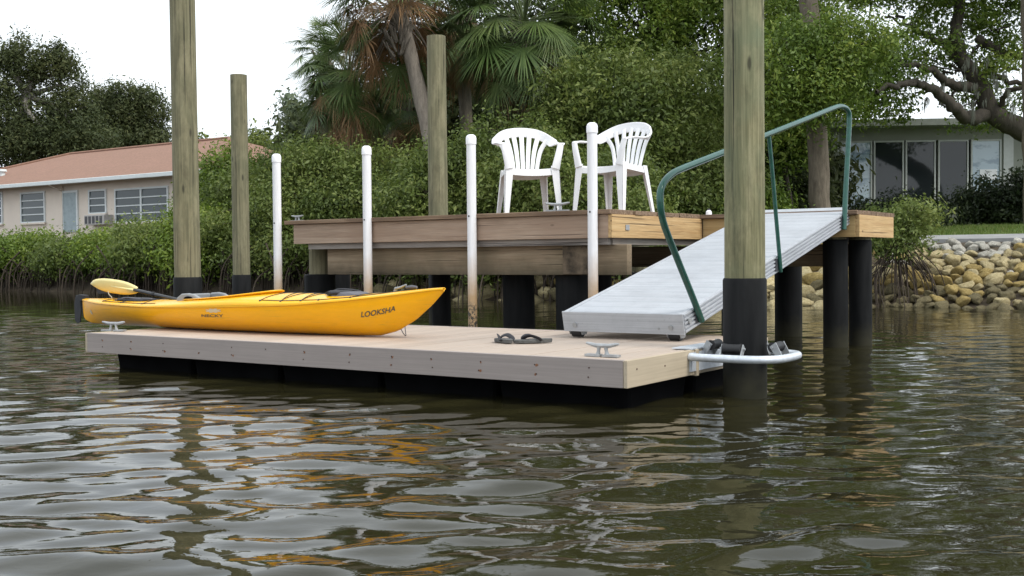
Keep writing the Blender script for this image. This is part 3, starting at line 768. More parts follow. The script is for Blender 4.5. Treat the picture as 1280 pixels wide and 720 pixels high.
# seat back; a dark oval disc paints the shaded thigh brace hole
mb = MB(); sx0 = (CT - CHL * .93) * KL
pr = [(-.0, .18), (.02, .250), (.07, .278), (.15, .283), (.22, .275), (.28, .25), (.32, .20), (.26, .18)]
for s in (-1, 1):
    mb.prism([(sx0 + a, s * .13, b) for a, b in pr], [(sx0 + a, s * .16, b) for a, b in pr])
mb.prism([(sx0 + .02, -.13, .18), (sx0 + .05, -.13, .272), (sx0 + .08, -.13, .277), (sx0 + .07, -.13, .18)], [(sx0 + .02, .13, .18), (sx0 + .05, .13, .272), (sx0 + .08, .13, .277), (sx0 + .07, .13, .18)])
st_ = mb.build('seat', M['seat_grey'], kk, bevel=.012)
mb = MB(); n = 16
mb.prism([(sx0 + .16 + .055 * math.cos(2 * math.pi * k / n), -.1605, .238 + .022 * math.sin(2 * math.pi * k / n)) for k in range(n)], [(sx0 + .16 + .055 * math.cos(2 * math.pi * k / n), -.1635, .238 + .022 * math.sin(2 * math.pi * k / n)) for k in range(n)])
mb.build('brace_hole_disc', M['float_black'], st_)
# deck bungees
def dline(pts_, r=.0038, lift=.006): return [deck_pt(t, q) + Vector((0, 0, lift)) for t, q in pts_]
def seg(a, b, n=10): return [(a[0] + (b[0] - a[0]) * i / n, a[1] + (b[1] - a[1]) * i / n) for i in range(n + 1)]
for zz in ([(.625, -.86), (.645, .8), (.675, -.86), (.70, .8), (.72, -.86), (.74, .8)], [(.625, -.86), (.675, -.88), (.72, -.86), (.76, -.88)], [(.825, -.84), (.86, .1), (.80, .8)], [(.76, -.88), (.825, -.84), (.88, -.6), (.93, -.2)],
           [(.12, -.8), (.16, .8), (.20, -.8), (.24, .8), (.28, -.8)], [(.12, -.82), (.20, -.84), (.28, -.84), (.32, -.80)]):
    mb = MB(); P = []
    for a, b in zip(zz, zz[1:]): P += dline(seg(a, b))[:-1]
    P.append(dline([zz[-1]])[0]); mb.tube(P, .0042, 6); mb.build('bungee_cord', M['cord'], kk, True)
mb = MB()
for t, q in ((.625, -.88), (.675, -.89), (.72, -.88), (.76, -.89), (.825, -.86), (.12, -.82), (.20, -.85), (.28, -.85), (.625, .88), (.675, .88), (.72, .88)):
    P = deck_pt(t, q); mb.tube([P + Vector((0, 0, -.002)), P + Vector((0, 0, .008)), P + Vector((0, 0, .013))], [.011, .010, .004], 8)
mb.build('deck_fittings', M['gear'], kk)
# bow handle and carry toggle
P = deck_pt(.905, 0)
mb = MB(); mb.tube([P + Vector((-.05, 0, .0)), P + Vector((-.045, 0, .022)), P + Vector((0, 0, .030)), P + Vector((.05, 0, .048))], [.010, .010, .008, .006], 8)
smooth_angle(mb.build('bow_handle', M['galv'], kk))
P = deck_pt(.93, 0); mb = MB(); mb.tube([P + Vector((-.05, 0, .022)), P + Vector((.0, 0, .026)), P + Vector((.045, 0, .024))], [.009, .013, .009], 8); smooth_angle(mb.build('bow_toggle', M['gear2'], kk))
# small wire loop under the bow
mb = MB(); mb.tube(curve_pts([(.905 * KL, .0, .060), (.910 * KL, -.0, .03), (.918 * KL, -.01, .014), (.917 * KL, -.01, .045), (.914 * KL, 0, .08)], 4), .003, 6); mb.build('wire_loop', M['bolt'], kk)
# rudder
mb = MB(); mb.tube([(-.005, 0, .06), (-.005, 0, .235)], .010, 8)
mb.prism([(-.02, -.022, .19), (.05, -.022, .21), (.05, -.022, .245), (-.04, -.022, .25), (-.085, -.022, .22)], [(-.02, .022, .19), (.05, .022, .21), (.05, .022, .245), (-.04, .022, .25), (-.085, .022, .22)])
ru = mb.build('rudder', M['gear'], kk, bevel=.004)
mb = MB(); pr = [(-.03, .235), (-.10, .245), (-.125, .17), (-.12, .03), (-.09, .0), (-.045, .01), (-.03, .12)]
mb.prism([(a, -.006, b) for a, b in pr], [(a, .006, b) for a, b in pr]); mb.build('rudder_blade', M['gear'], ru, bevel=.003)
mb = MB(); pr = [(.05, .245), (.43, .262), (.44, .285), (.38, .33), (.12, .335), (.02, .30)]
mb.prism([(a, .11, b + .005) for a, b in pr], [(a, .122, b + .005) for a, b in pr]); mb.build('rudder_blade', M['gear'], ru, bevel=.003)
# lettering laid on the hull curve
def lettering(txt, t0, t1, ph0, ph1, mat, name, shear=.0, bold=.0):
    c = bpy.data.curves.new('txt', 'FONT'); c.body = txt; c.size = 1; c.extrude = 0; c.offset = bold; c.resolution_u = 3
    o = bpy.data.objects.new('txt', c); col.objects.link(o)
    me = bpy.data.meshes.new_from_object(o.evaluated_get(bpy.context.evaluated_depsgraph_get())); bpy.data.objects.remove(o)
    co = np.array([tuple(v.co) for v in me.vertices]); mn, mx_ = co.min(0), co.max(0)
    V = []
    for q in co:
        u_ = (q[0] - mn[0]) / (mx_[0] - mn[0]); v_ = (q[1] - mn[1]) / (mx_[1] - mn[1])
        t = t0 + (t1 - t0) * u_ + shear * v_; ph = ph0 + (ph1 - ph0) * v_
        a = hull_pt(t, ph, -1); b = hull_pt(t + .004, ph, -1); c_ = hull_pt(t, ph + .02, -1)
        nm = (b - a).cross(c_ - a).normalized(); nm = nm if nm.y < 0 else -nm
        V.append(a + nm * .0025)
    Fc = [tuple(p_.vertices) for p_ in me.polygons]
    return link(name, V, Fc, mat, kk)
lettering('LOOKSHA', .845, .912, .62, .74, M['letter'], 'lettering', .004, .02)
lettering('NECKY', .475, .535, .72, .80, M['letter'], 'lettering', .002, .02)
def decal(tc_, phc, rt_, rp_, star=0):
    V = []; n = 24
    for k in range(n):
        a = 2 * math.pi * k / n; r_ = 1 if not star else (1 if k % 3 else .65)
        q = hull_pt(tc_ + rt_ * math.cos(a) * r_, phc + rp_ * math.sin(a) * r_, -1); V.append(q + Vector((0, -.002, 0)))
    return link('decal', V, [tuple(range(n))], M['letter_pale'], kk)
decal(.512, .90, .022, .06, 1); decal(.055, .62, .007, .10, 1)

# paddle half resting on the rear deck
A = W(113, 353.5, 9.42); B = W(171, 363, 9.12); Cc = W(243, 379.5, 8.72)
ax = (Cc - B).normalized(); pd = empty('kayak_paddle', B, 0, 'paddle with a pale yellow blade and black shaft resting across the rear of the kayak', 'paddle')
mb = MB(); mb.tube([Vector((0, 0, 0)) - ax * .03, Cc - B, Cc - B + ax * .75 + Vector((0, 0, -.02))], .0145, 12); sh = smooth_angle(mb.build('shaft', M['carbon'], pd))
mb = MB(); mid = (Cc - B) * .30; mb.tube([mid - ax * .012, mid + ax * .012], .019, 12); mb.build('drip_ring', M['rubber'], sh)
bl = (A - B); L = bl.length; bd = bl.normalized(); zup = (Vector((0, -.5, 1)) - bd * bd.dot(Vector((0, -.5, 1)))).normalized(); nb = bd.cross(zup)
V = []; nu, nv = 16, 6
for i in range(nu + 1):
    s = i / nu; wd_ = .066 * (math.sin(min(1, s * 1.05 + .04) * math.pi) ** .55 if s < .5 else (max(0.02, 1 - ((s - .5) / .5) ** 2.6)) ** .6)
    for j in range(nv + 1):
        q = j / nv * 2 - 1
        P = bd * (L * s) + zup * (wd_ * q - .010 * s) + nb * (.018 * (q * q) * (1 - s * .4))
        V.append(P + nb * 0)
row = nv + 1; Fc = [(i * row + j, i * row + j + 1, (i + 1) * row + j + 1, (i + 1) * row + j) for i in range(nu) for j in range(nv)]
b_ = link('blade', V, Fc, M['blade'], pd, True); s_ = b_.modifiers.new('t', 'SOLIDIFY'); s_.thickness = .006; s_.offset = 0
mb = MB(); mb.tube([bd * 0, bd * L * .55], [.013, .006], 8); mb.build('blade_spine', M['blade'], b_, True)
# white tie string from the blade
mb = MB(); q0 = W(135, 364, 9.3) - B; mb.tube(curve_pts([q0, q0 + Vector((.01, 0, -.03)), q0 + Vector((.03, 0, -.05)), q0 + Vector((.025, 0, -.075))], 4), .004, 6); mb.build('tie_string', M['rope'], pd)

# gear on deck
def lump(name, cx, cy, cz, lx, ly, lz, mat, parent, seed, ox=(0, 0, 0)):
    V = []; nu, nv = 20, 10
    for i in range(nv + 1):
        th = math.pi * i / nv
        for j in range(nu):
            a = 2 * math.pi * j / nu
            d_ = Vector((math.sin(th) * math.cos(a), math.sin(th) * math.sin(a), math.cos(th)))
            k = 1 + .25 * noise.noise(d_ * 1.8 + Vector((seed, 0, 0))) + .12 * noise.noise(d_ * 5 + Vector((seed, 3, 0)))
            sx = math.copysign(abs(d_.x) ** .6, d_.x); sy = math.copysign(abs(d_.y) ** .6, d_.y)
            V.append((cx + sx * lx * k, cy + sy * ly * k, cz + d_.z * lz * k))
    Fc = [(i * nu + j, (i + 1) * nu + j, (i + 1) * nu + (j + 1) % nu, i * nu + (j + 1) % nu) for i in range(nv) for j in range(nu)]
    return link(name, V, Fc, mat, parent, True)
P = D(KX, KY, ZF) + DX * (.775 * KL)
g = dthing('deck_bag', KX + .79 * KL, KY, ZF + kridge(.79) - .02, 'black folded gear bag strapped on the kayak foredeck', 'bag')
lump('bag', 0, -.02, .012, .16, .10, .030, M['gear2'], g, 3); lump('flap', -.07, -.03, .03, .085, .09, .022, M['gear'], g, 8)
mb = MB(); mb.tube(curve_pts([(-.12, -.11, .0), (-.10, -.05, .05), (-.04, 0, .055), (.02, .08, .04)], 5), (.008), 6); mb.build('strap', M['gear'], g, True)
g = dthing('deck_pad', KX + .21 * KL, KY - .03, ZF + kridge(.2) - .01, 'dark folded strap pad lying on the rear deck under the paddle', 'pad')
lump('pad', 0, -.04, .01, .22, .08, .020, M['gear'], g, 5); mb = MB(); mb.tube(curve_pts([(-.2, -.1, .0), (-.05, -.11, .028), (.1, -.09, .02), (.22, -.06, .02)], 5), .007, 6); mb.build('strap', M['gear2'], g, True)

# ------------------------------------------------------------------ flip flops
def flipflop(P, rz, label, L=.25):
    e = empty('flip_flop', P, rz, label, 'sandal', 'pair of dark flip flops on the floating dock')
    out = [(0, -.5, .33), (.1, -.46, .36), (.3, -.3, .33), (.38, 0, .0)]
    n = 28; ring = []
    for k in range(n):
        a = 2 * math.pi * k / n; x = L / 2 * math.cos(a); w_ = .043 + .008 * math.cos(a) - .008 * math.cos(2 * a + .6) * 0; y = w_ * math.sin(a)
        y *= 1 - .16 * math.exp(-((x + .02) / .04) ** 2); ring.append((x, y))
    mb = MB(); mb.prism([(x * .97, y * .95, .001) for x, y in ring], [(x, y, .012 + .006 * (x < -.02)) for x, y in ring]); mb.prism([(x, y, .0185 if x < -.02 else .0125) for x, y in ring], [(x * .98, y * .97, .026 if x < -.02 else .022) for x, y in ring])
    mb.build('sole', M['sole'], e, bevel=.002)
    mb = MB()
    for s in (-1, 1): mb.tube(curve_pts([(.062, 0, .020), (.056, s * .010, .036), (.02, s * .030, .046), (-.03, s * .042, .030), (-.045, s * .043, .015)], 5), [(.015, .004)] * 21, 8, flat=(1, 0, 0))
    mb.build('strap', M['strap'], e, True)
    return e
flipflop(Wz(630, 428, ZF + .001), R_(112), 'left grey flip flop seen end on beside the kayak bow', .24)
flipflop(Wz(666, 428.5, ZF + .001), R_(192), 'right grey flip flop lying lengthwise near the dock centre', .255)

# ------------------------------------------------------------------ houses
def house_mats():
    M['stucco'] = plain('pale pinkish cream painted block', (.70, .615, .53), .9, var=.05, scale=1.5, bump=.3, bscale=30)
    M['stucco2'] = plain('grey green painted wall', (.27, .285, .245), .9, var=.08, scale=1.5, bump=.3, bscale=30)
    M['white_trim'] = plain('white painted trim', (.62, .66, .66), .5, var=.06)
    M['frame_pale'] = plain('pale window frame', (.50, .52, .50), .5, var=.06)
    M['fascia_dark'] = plain('grey green roof edge', (.20, .22, .19), .8, var=.1)
    t = NT('reddish brown shingles'); v = t.coord(); bk = t.n('TexBrick', Scale=4.5); bk.offset = .5
    bk.inputs['Color1'].default_value = (.215, .122, .085, 1); bk.inputs['Color2'].default_value = (.27, .152, .105, 1); bk.inputs['Mortar'].default_value = (.20, .10, .08, 1); bk.inputs['Mortar Size'].default_value = .012
    t.l(v, bk.inputs['Vector']); n = t.noise(v, 1.1, 5, .7); c = t.mix(t.ramp(n, [(.35, 0.), (.7, .55)]), bk.outputs['Color'], (.20, .115, .075)); c = t.mix(.5, c, t.ramp(t.noise(v, 14, 3), [(.3, .35), (.7, .65)]), 'OVERLAY')
    M['shingle'] = t.set(c, .95)
    t = NT('dark window glass'); t.set((.02, .025, .028), .05, 0, IOR=1.5); M['glass'] = t.m
    t = NT('pale glass with painted reflection'); n = t.noise(t.coord((1, 1, 2)), 1.3, 4); t.set(t.ramp(n, [(.42, (.22, .30, .38)), (.5, (.40, .50, .58))]), .06, 0, IOR=1.5, Coat_Weight=.6); M['glass_pale'] = t.m  # mottled sky reflection painted into the pane colour
    t = NT('blue grey louvre glass'); t.set((.045, .06, .065), .15, 0, IOR=1.45); M['glass_louvre'] = t.m
    M['ac'] = plain('air conditioner casing', (.42, .40, .38), .6); M['ac_dark'] = plain('air conditioner grille', (.07, .07, .075), .7)
    M['door'] = plain('blue grey door', (.28, .34, .36), .5)
house_mats()
def left_house():
    HX0, HX1, HB, HD = -50, -28.6, 22., 10.; ZE = 4.02; zg = 1.2; ox, oy = -39, 22
    h = dthing('cottage', ox, oy, zg, 'low cream cottage with reddish brown hip roof and white gutter behind mangroves', 'house')
    def TH(mb): mb.M = Matrix.Translation((-ox, -oy, -zg)); return mb
    wl = TH(MB()).box(HX0, HX1, HB, HB + HD, zg - .3, ZE - .02).build('wall', M['stucco'], h)
    o = .65; mb = TH(MB()); e0 = [(HX0 - o, HB - o, ZE), (HX1 + o, HB - o, ZE), (HX1 + o, HB + HD + o, ZE), (HX0 - o, HB + HD + o, ZE)]
    r0, r1 = (HX0 + 5, HB + 5, 5.95), (HX1 - 5.2, HB + 5, 5.95)
    mb.add(e0 + [r0, r1], [(0, 1, 5, 4), (1, 2, 5), (2, 3, 4, 5), (3, 0, 4), (3, 2, 1, 0)]); rf = mb.build('roof', M['shingle'], h)
    mb = TH(MB()); mb.tube([Vector(e0[1]) + Vector((0, 0, .02)), Vector(r1) + Vector((0, 0, .02)), Vector(r0) + Vector((0, 0, .02)), Vector(e0[0]) + Vector((0, 0, .02))], .07, 6); mb.build('ridge_tiles', M['shingle'], rf)
    mb = TH(MB()); mb.box(HX0 - o - .02, HX1 + o + .02, HB - o - .10, HB - o - .005, ZE - .13, ZE + .03); mb.box(HX1 + o + .005, HX1 + o + .10, HB - o, HB + HD + o, ZE - .13, ZE + .03); mb.build('gutter', M['white_trim'], h, bevel=.02)
    mb = TH(MB()); mb.box(HX1 + .05 - 9.6, HX1 + .12 - 9.6, HB - .09, HB - .02, zg, ZE - .15); mb.tube([(HX1 - 9.51, HB - o - .03, ZE - .1), (HX1 - 9.51, HB - .06, ZE - .35)], .035, 8)
    mb.build('downpipe', M['stucco'], h)
    mb = TH(MB()); P = onY(3, 210, HB + 1.4); mb.tube([(P.x, P.y, 4.3), (P.x, P.y, 4.9)], .12, 12); mb.tube([(P.x, P.y, 4.9), (P.x, P.y, 5.0)], [.2, .17], 12); mb.build('roof_vent', M['white_trim'], rf)
    def win(px0, px1, py0, py1, cols=1, rows=4):
        a = onY(px0, (py0 + py1) / 2, HB); b = onY(px1, (py0 + py1) / 2, HB); pm = (px0 + px1) / 2
        z1 = onY(pm, py0, HB).z; z0 = onY(pm, py1, HB).z; x0, x1 = a.x, b.x
        mb = TH(MB()); fr = .07
        mb.box(x0 - fr, x1 + fr, HB - .06, HB + .02, z0 - fr, z0); mb.box(x0 - fr, x1 + fr, HB - .06, HB + .02, z1, z1 + fr)
        mb.box(x0 - fr, x0, HB - .06, HB + .02, z0, z1); mb.box(x1, x1 + fr, HB - .06, HB + .02, z0, z1)
        for c in range(1, cols): xm = x0 + (x1 - x0) * c / cols; mb.box(xm - .05, xm + .05, HB - .055, HB + .015, z0, z1)
        for r in range(1, rows): zm = z0 + (z1 - z0) * r / rows; mb.box(x0, x1, HB - .05, HB + .01, zm - .022, zm + .022)
        w_ = mb.build('window', M['white_trim'], h)
        mb = TH(MB())
        for c in range(cols):
            for r in range(rows):
                xa, xb = x0 + (x1 - x0) * c / cols, x0 + (x1 - x0) * (c + 1) / cols; za, zb = z0 + (z1 - z0) * r / rows, z0 + (z1 - z0) * (r + 1) / rows
                mb.add([(xa, HB - .035, za), (xb, HB - .035, za), (xb, HB - .012, zb), (xa, HB - .012, zb)], [(0, 1, 2, 3)])
        mb.build('pane', M['glass_louvre'], w_)
        mb = TH(MB()); mb.box(x0 - .12, x1 + .12, HB - .12, HB - .062, z0 - fr - .05, z0 - fr + .02); mb.build('sill', M['stucco'], w_)
    win(-26, 3, 243, 279); win(28, 56, 242, 277); win(113, 132.5, 239, 265.5, 1, 3); win(146, 210, 236.5, 276, 2, 4); win(251, 285, 233, 262, 2, 3)
    a = onY(81, 270, HB).x; b = onY(97, 270, HB).x; z1 = onY(89, 241, HB).z; z0 = onY(89, 290, HB).z
    TH(MB()).box(a, b, HB - .05, HB + .02, z0, z1).build('door', M['door'], h)
    mb = TH(MB()); mb.box(a - .09, a - .002, HB - .07, HB + .02, z0, z1 + .09); mb.box(b + .002, b + .09, HB - .07, HB + .02, z0, z1 + .09); mb.box(a, b, HB - .07, HB + .02, z1 + .002, z1 + .09); mb.build('door_frame', M['white_trim'], h)
    a = onY(105, 275, HB - .42).x; b = onY(130, 275, HB - .42).x; z1 = onY(118, 268.5, HB - .42).z; z0 = onY(118, 281, HB - .42).z
    ac = TH(MB()).box(a, b, HB - .42, HB + .01, z0, z1).build('air_conditioner', M['ac'], h, bevel=.02)
    mb = TH(MB()); nsl = 5
    for k in range(nsl): xa = a + .05 + k * (b - a - .1) / nsl; mb.box(xa, xa + (b - a - .1) / nsl - .07, HB - .428, HB - .421, z0 + .05, z1 - .05)
    mb.build('grille', M['ac_dark'], ac)
left_house()
def right_house():
    Y0 = 33.; P = W(1150, 250, Y0); zg = 1.75
    h = empty('bungalow', (P.x, P.y, zg), R_(-3), 'grey green bungalow with a row of five tall porch windows under oak limbs', 'house')
    sc_ = Y0 / F
    X = lambda px: (px - 1150) * sc_; Z = lambda py: CH + (318 - py) * sc_ - zg
    def B(x0, x1, y0, y1, z0, z1): return MB().box(x0, x1, y0, y1, z0, z1)
    mb = MB(); zt = Z(176); zb = Z(262); XE = X(1380)
    mb.box(X(1042), XE, 0, .2, zt, Z(160)); mb.box(X(1042), X(1051), 0, .2, -.5, zt); mb.box(X(1249.5), XE, 0, .2, -.5, zt)
    mb.box(X(1051), X(1249.5), 0, .2, -.5, zb); mb.box(X(1042), X(1042) + .2, .2, 9, -.5, Z(160)); mb.box(XE - .2, XE, .2, 9, -.5, Z(160)); mb.box(X(1042), XE, 9, 9.2, -.5, Z(160)); mb.build('wall', M['stucco2'], h)
    rm = B(X(1042) + .2, XE - .2, 3, 3.1, -.4, Z(165)).build('inner_wall', M['fascia_dark'], h)
    B(X(1042) + .2, XE - .2, .2, 9, -.45, -.4).build('floor', M['fascia_dark'], h)
    mb = MB(); mb.add([(X(1028), -.8, Z(161)), (XE + .5, -.8, Z(161)), (XE + .5, 10, Z(161)), (X(1028), 10, Z(161)), (X(1028), -.8, Z(153)), (XE + .5, -.8, Z(153)), (XE - 1, 4.5, Z(153) + .42), (X(1028) + 2, 4.5, Z(153) + .42), (XE + .5, 10, Z(153)), (X(1028), 10, Z(153))],
        [(0, 3, 2, 1), (0, 1, 5, 4), (4, 5, 6, 7), (7, 6, 8, 9), (5, 8, 6), (4, 7, 9), (1, 2, 8, 5), (3, 0, 4, 9), (2, 3, 9, 8)]); mb.build('roof', M['fascia_dark'], h)
    # white corner posts
    for a, b in ((1042, 1050), (1251, 1263)): B(X(a), X(b), -.06, -.003, -.5, Z(168)).build('corner_post', M['frame_pale'], h)
    xs = [(1052, 1091), (1093, 1130), (1132, 1169), (1172, 1209), (1212, 1249)]
    for i, (a, b) in enumerate(xs):
        mb = MB(); f = .045; x0, x1 = X(a), X(b)
        mb.box(x0, x0 + f, -.03, .05, zb, zt); mb.box(x1 - f, x1, -.03, .05, zb, zt); mb.box(x0 + f, x1 - f, -.03, .05, zb, zb + f); mb.box(x0 + f, x1 - f, -.03, .05, zt - f, zt)
        w_ = mb.build('window', M['frame_pale'], h)
        mb = MB().box(x0 + f, x1 - f, .005, .015, zb + f, zt - f); pn = mb.build('pane', M['glass_pale'] if i in (0, 4) else M['glass'], w_)
        if i == 4:
            B(X(1223), X(1244), -.012, -.002, Z(226), Z(213)).build('white_rectangle', M['pvc_cap'], w_)  # small white rectangle on the last pane
    # lower wing to the left
    B(X(880), X(1042) - .01, 1.2, 8, -.5, Z(178)).build('wing_wall', M['stucco2'], h)
    B(X(870), X(1042) - .02, .5, 8.5, Z(178) + .01, Z(170)).build('wing_roof', M['fascia_dark'], h)
    mb = MB(); x0, x1 = X(985), X(1010); mb.box(x0, x1, 1.12, 1.19, Z(232), Z(200)); w_ = mb.build('window', M['frame_pale'], h); B(x0 + .05, x1 - .05, 1.10, 1.115, Z(230), Z(202)).build('pane', M['glass_pale'], w_)
right_house()

# ------------------------------------------------------------------ bank: path, rocks
t = NT('grey concrete path'); n = t.noise(t.coord(), 3, 6, .7); t.bump(t.noise(t.coord(), 25, 4), .3, .01); pathm = t.set(t.ramp(n, [(.3, (.20, .20, .20)), (.7, (.30, .30, .29))]), .9)
V = []; xs = np.arange(-14, 2.6, .5)
for a in xs: V += [D(a, 15.1, gz(15.1) + .06), D(a, 16.0, gz(16.0) + .10), D(a, 15.1, gz(15.1) - .1)]
Fc = []
for i in range(len(xs) - 1): Fc += [(3 * i, 3 * i + 3, 3 * i + 4, 3 * i + 1), (3 * i + 2, 3 * i + 5, 3 * i + 3, 3 * i)]
tag(link('path', V, Fc, pathm), 'narrow grey concrete path along the top of the bank', 'path', kind='structure')
def rockmat(name, a, b, c_):
    t = NT(name); v = t.coord(); n = t.noise(v, 5, 6, .7); n2 = t.noise(v, 22, 4)
    oi = t.n('ObjectInfo'); c = t.ramp(n, [(.3, a), (.5, b), (.7, c_)])
    c = t.mix(.45, c, t.ramp(oi.outputs['Random'], [(0., .36), (1., .66)]), 'OVERLAY')
    c = t.mix(.4, c, t.ramp(n2, [(.35, .35), (.65, .6)]), 'OVERLAY')
    t.bump(t.math('ADD', n, n2), .8, .03); return t.set(c, .92)
RMs = [rockmat('white limestone', (.32, .30, .25), (.45, .43, .37), (.60, .58, .52)), rockmat('tan limestone', (.24, .19, .09), (.42, .345, .18), (.56, .49, .31)),
       rockmat('golden stained limestone', (.18, .135, .045), (.35, .255, .085), (.48, .37, .16)), rockmat('dark wet limestone', (.07, .06, .03), (.14, .115, .055), (.23, .19, .095))]
def rock_mesh(seed):
    import bmesh
    bm = bmesh.new(); bmesh.ops.create_icosphere(bm, subdivisions=3, radius=1)
    s = Vector((seed * 7.3, seed * 1.7, 0)); rr0 = random.Random(seed * 13 + 1)
    planes = [(Vector((rr0.gauss(0, 1), rr0.gauss(0, 1), rr0.gauss(0, 1))).normalized(), rr0.uniform(.62, .85)) for _ in range(9)]
    for v in bm.verts:
        d = v.co.normalized(); k = 1 + .38 * noise.noise(d * 1.1 + s) + .26 * noise.noise(d * 2.6 + s) + .13 * noise.noise(d * 6 + s)
        q = d * k
        for pn, ph in planes:
            e_ = q.dot(pn) - ph
            if e_ > 0: q = q - pn * e_ * .93
        q.z *= .8
        v.co = q
    me = bpy.data.meshes.new('rock'); bm.to_mesh(me); bm.free()
    me.polygons.foreach_set('use_smooth', np.ones(len(me.polygons), dtype=bool)); return me
random.seed(21); rms = {}
for mi_ in range(4):
    for s in range(4):
        me = rock_mesh(s + mi_ * 5 + 1); me.materials.append(RMs[mi_]); rms[(mi_, s)] = me
rlab = ['pale white limestone rock on the upper rows of the shore bank', 'tan limestone rock on the lower and middle rows of the shore bank', 'golden brown stained rock in the lower rows of the shore bank', 'dark wet rock at the waterline of the shore bank']
rgrp = ['pale rocks on the bank', 'tan rocks on the bank', 'golden stained rocks on the bank', 'dark wet rocks on the bank']
nr = 0
def rock(a, b, r):
    global nr
    h = (b - 12.2) / 2.5 + random.uniform(-.16, .16)
    mi_ = 0 if h > .92 else (1 if h > .45 and random.random() < .75 else (2 if h > .24 else 3))
    if a < -3 and mi_ == 3 and random.random() < .65: mi_ = 1  # lighter rock behind the raised dock carries the skylight in its colour
    if mi_ == 2 and random.random() < .3: mi_ = 1
    if mi_ in (1, 2) and random.random() < .06: mi_ = 3
    if mi_ == 1 and h > .6 and random.random() < .15: mi_ = 0
    o = bpy.data.objects.new('shore_rock', rms[(mi_, random.randrange(4))]); col.objects.link(o)
    o.location = D(a, b, gz(b) + r * .25 + random.uniform(-.02, .03)); o.scale = (r * random.uniform(.85, 1.35), r * random.uniform(.8, 1.15), r * random.uniform(.75, 1.05))
    o.rotation_euler = (random.uniform(-.5, .5), random.uniform(-.5, .5), random.uniform(0, 6.28))
    tag(o, rlab[mi_], 'rock', rgrp[mi_]); nr += 1
b = 12.15
while b < 14.75:
    a = -2.75
    while a < .5:
        r = random.uniform(.085, .12) if random.random() < .8 else random.uniform(.12, .165)
        rock(-a - 0 - 2.9 + .0 if False else a, b + random.uniform(-.08, .08), r); a += r * 1.68
    b += .195
for b in (12.2, 12.5, 12.85):
    a = -12.5
    while a < -2.9:
        r = random.uniform(.15, .26); rock(a, b + random.uniform(-.08, .08), r); a += r * 2.1
b = 12.3
while b < 14.75:
    for a0, a1 in ((-4.3, -2.85), (.62, 2.2)):
        a = a0
        while a < a1: r = random.uniform(.17, .23); rock(a, b + random.uniform(-.08, .08), r); a += r * 1.9
    b += .36
print('rocks', nr)

# ------------------------------------------------------------------ vegetation
def leaf_quads(C, size, r, aspect=.42, upb=.6, var=.45, nrm=None):
    n = len(C)
    nz = r.normal(size=(n, 3))
    if nrm is not None: nz = nz * .55 + nrm * 1.0; nz[:, 2] += .25
    else: nz[:, 2] = np.abs(nz[:, 2]) + upb
    nz /= np.linalg.norm(nz, axis=1)[:, None]
    d = r.normal(size=(n, 3)); d -= (d * nz).sum(1)[:, None] * nz; d /= np.linalg.norm(d, axis=1)[:, None]
    s = np.cross(nz, d); L = size * (1 + var * r.normal(size=n)).clip(.4, 2)
    L = L[:, None]
    V = np.stack([C - d * L * .5, C + s * L * aspect * .5 + nz * L * .06, C + d * L * .5 - nz * L * .05, C - s * L * aspect * .5 + nz * L * .06], 1)
    return V.reshape(-1, 3)
def clump_cloud(lobes, ncl, r, gap=.0, gscale=.8, shell=.5, seed=0):
    w_ = np.array([(l[3] * l[4] * l[5]) ** (2 / 3) for l in lobes]); w_ /= w_.sum(); out = []
    tries = 0
    while len(out) < ncl and tries < ncl * 20:
        tries += 1
        l = lobes[r.choice(len(lobes), p=w_)]
        d = r.normal(size=3); d /= np.linalg.norm(d); rad = shell + (1 - shell) * r.random() ** .6; rad *= 1.06 if r.random() > .12 else r.uniform(1.08, 1.28)
        rad *= 1 + .18 * noise.noise(Vector(d * 2.2) + Vector((l[0] + seed, l[1], l[2])))
        p = np.array(l[:3]) + d * rad * np.array(l[3:6])
        if gap and noise.noise(Vector(p) * gscale + Vector((seed, 0, 0))) > .5 - gap: continue
        out.append(p)
    return np.array(out)
def limb(mb, a, b, r0, r1, r, wig=.12, n=7):
    a, b = Vector(a), Vector(b); L = (b - a).length; P = []
    o1 = Vector(r.normal(size=3)) * L * wig; o2 = Vector(r.normal(size=3)) * L * wig
    for i in range(n + 1):
        s = i / n; P.append(a.lerp(b, s) + o1 * (math.sin(s * math.pi) * .6) + o2 * (math.sin(s * 2 * math.pi) * .25) + Vector((0, 0, L * .06 * math.sin(s * math.pi))))
    mb.tube(P, [r0 + (r1 - r0) * i / n for i in range(n + 1)], 7 if r0 > .04 else 5, cap=False); return P
BARK = {}
def barkmat(name, a, b):
    t = NT(name); v = t.coord((7, 7, 1.6)); n = t.noise(v, 2, 6, .7); t.bump(n, .8, .03); return t.set(t.ramp(n, [(.3, a), (.7, b)]), .95)
M['bark'] = barkmat('dark bark', (.03, .024, .018), (.085, .072, .055)); M['bark_pale'] = barkmat('pale grey bark', (.16, .145, .125), (.30, .28, .25)); M['bark_root'] = barkmat('brown mangrove root', (.022, .016, .011), (.075, .055, .038))
LF = {'mangrove': leafmat('mangrove leaves', (.045, .080, .010), (.125, .185, .024), (.27, .32, .055), .42),
      'olive': leafmat('olive oak leaves', (.042, .066, .014), (.115, .155, .034), (.23, .26, .070), .5),
      'oak': leafmat('live oak leaves', (.042, .074, .012), (.115, .175, .026), (.25, .29, .05), .5),
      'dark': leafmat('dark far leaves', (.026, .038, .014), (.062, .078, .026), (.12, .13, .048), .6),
      'pale': leafmat('pale blue green far leaves', (.07, .10, .06), (.13, .17, .10), (.2, .24, .14), .6),
      'hedge': leafmat('dark hedge leaves', (.012, .020, .009), (.028, .042, .016), (.055, .07, .026), .5)}
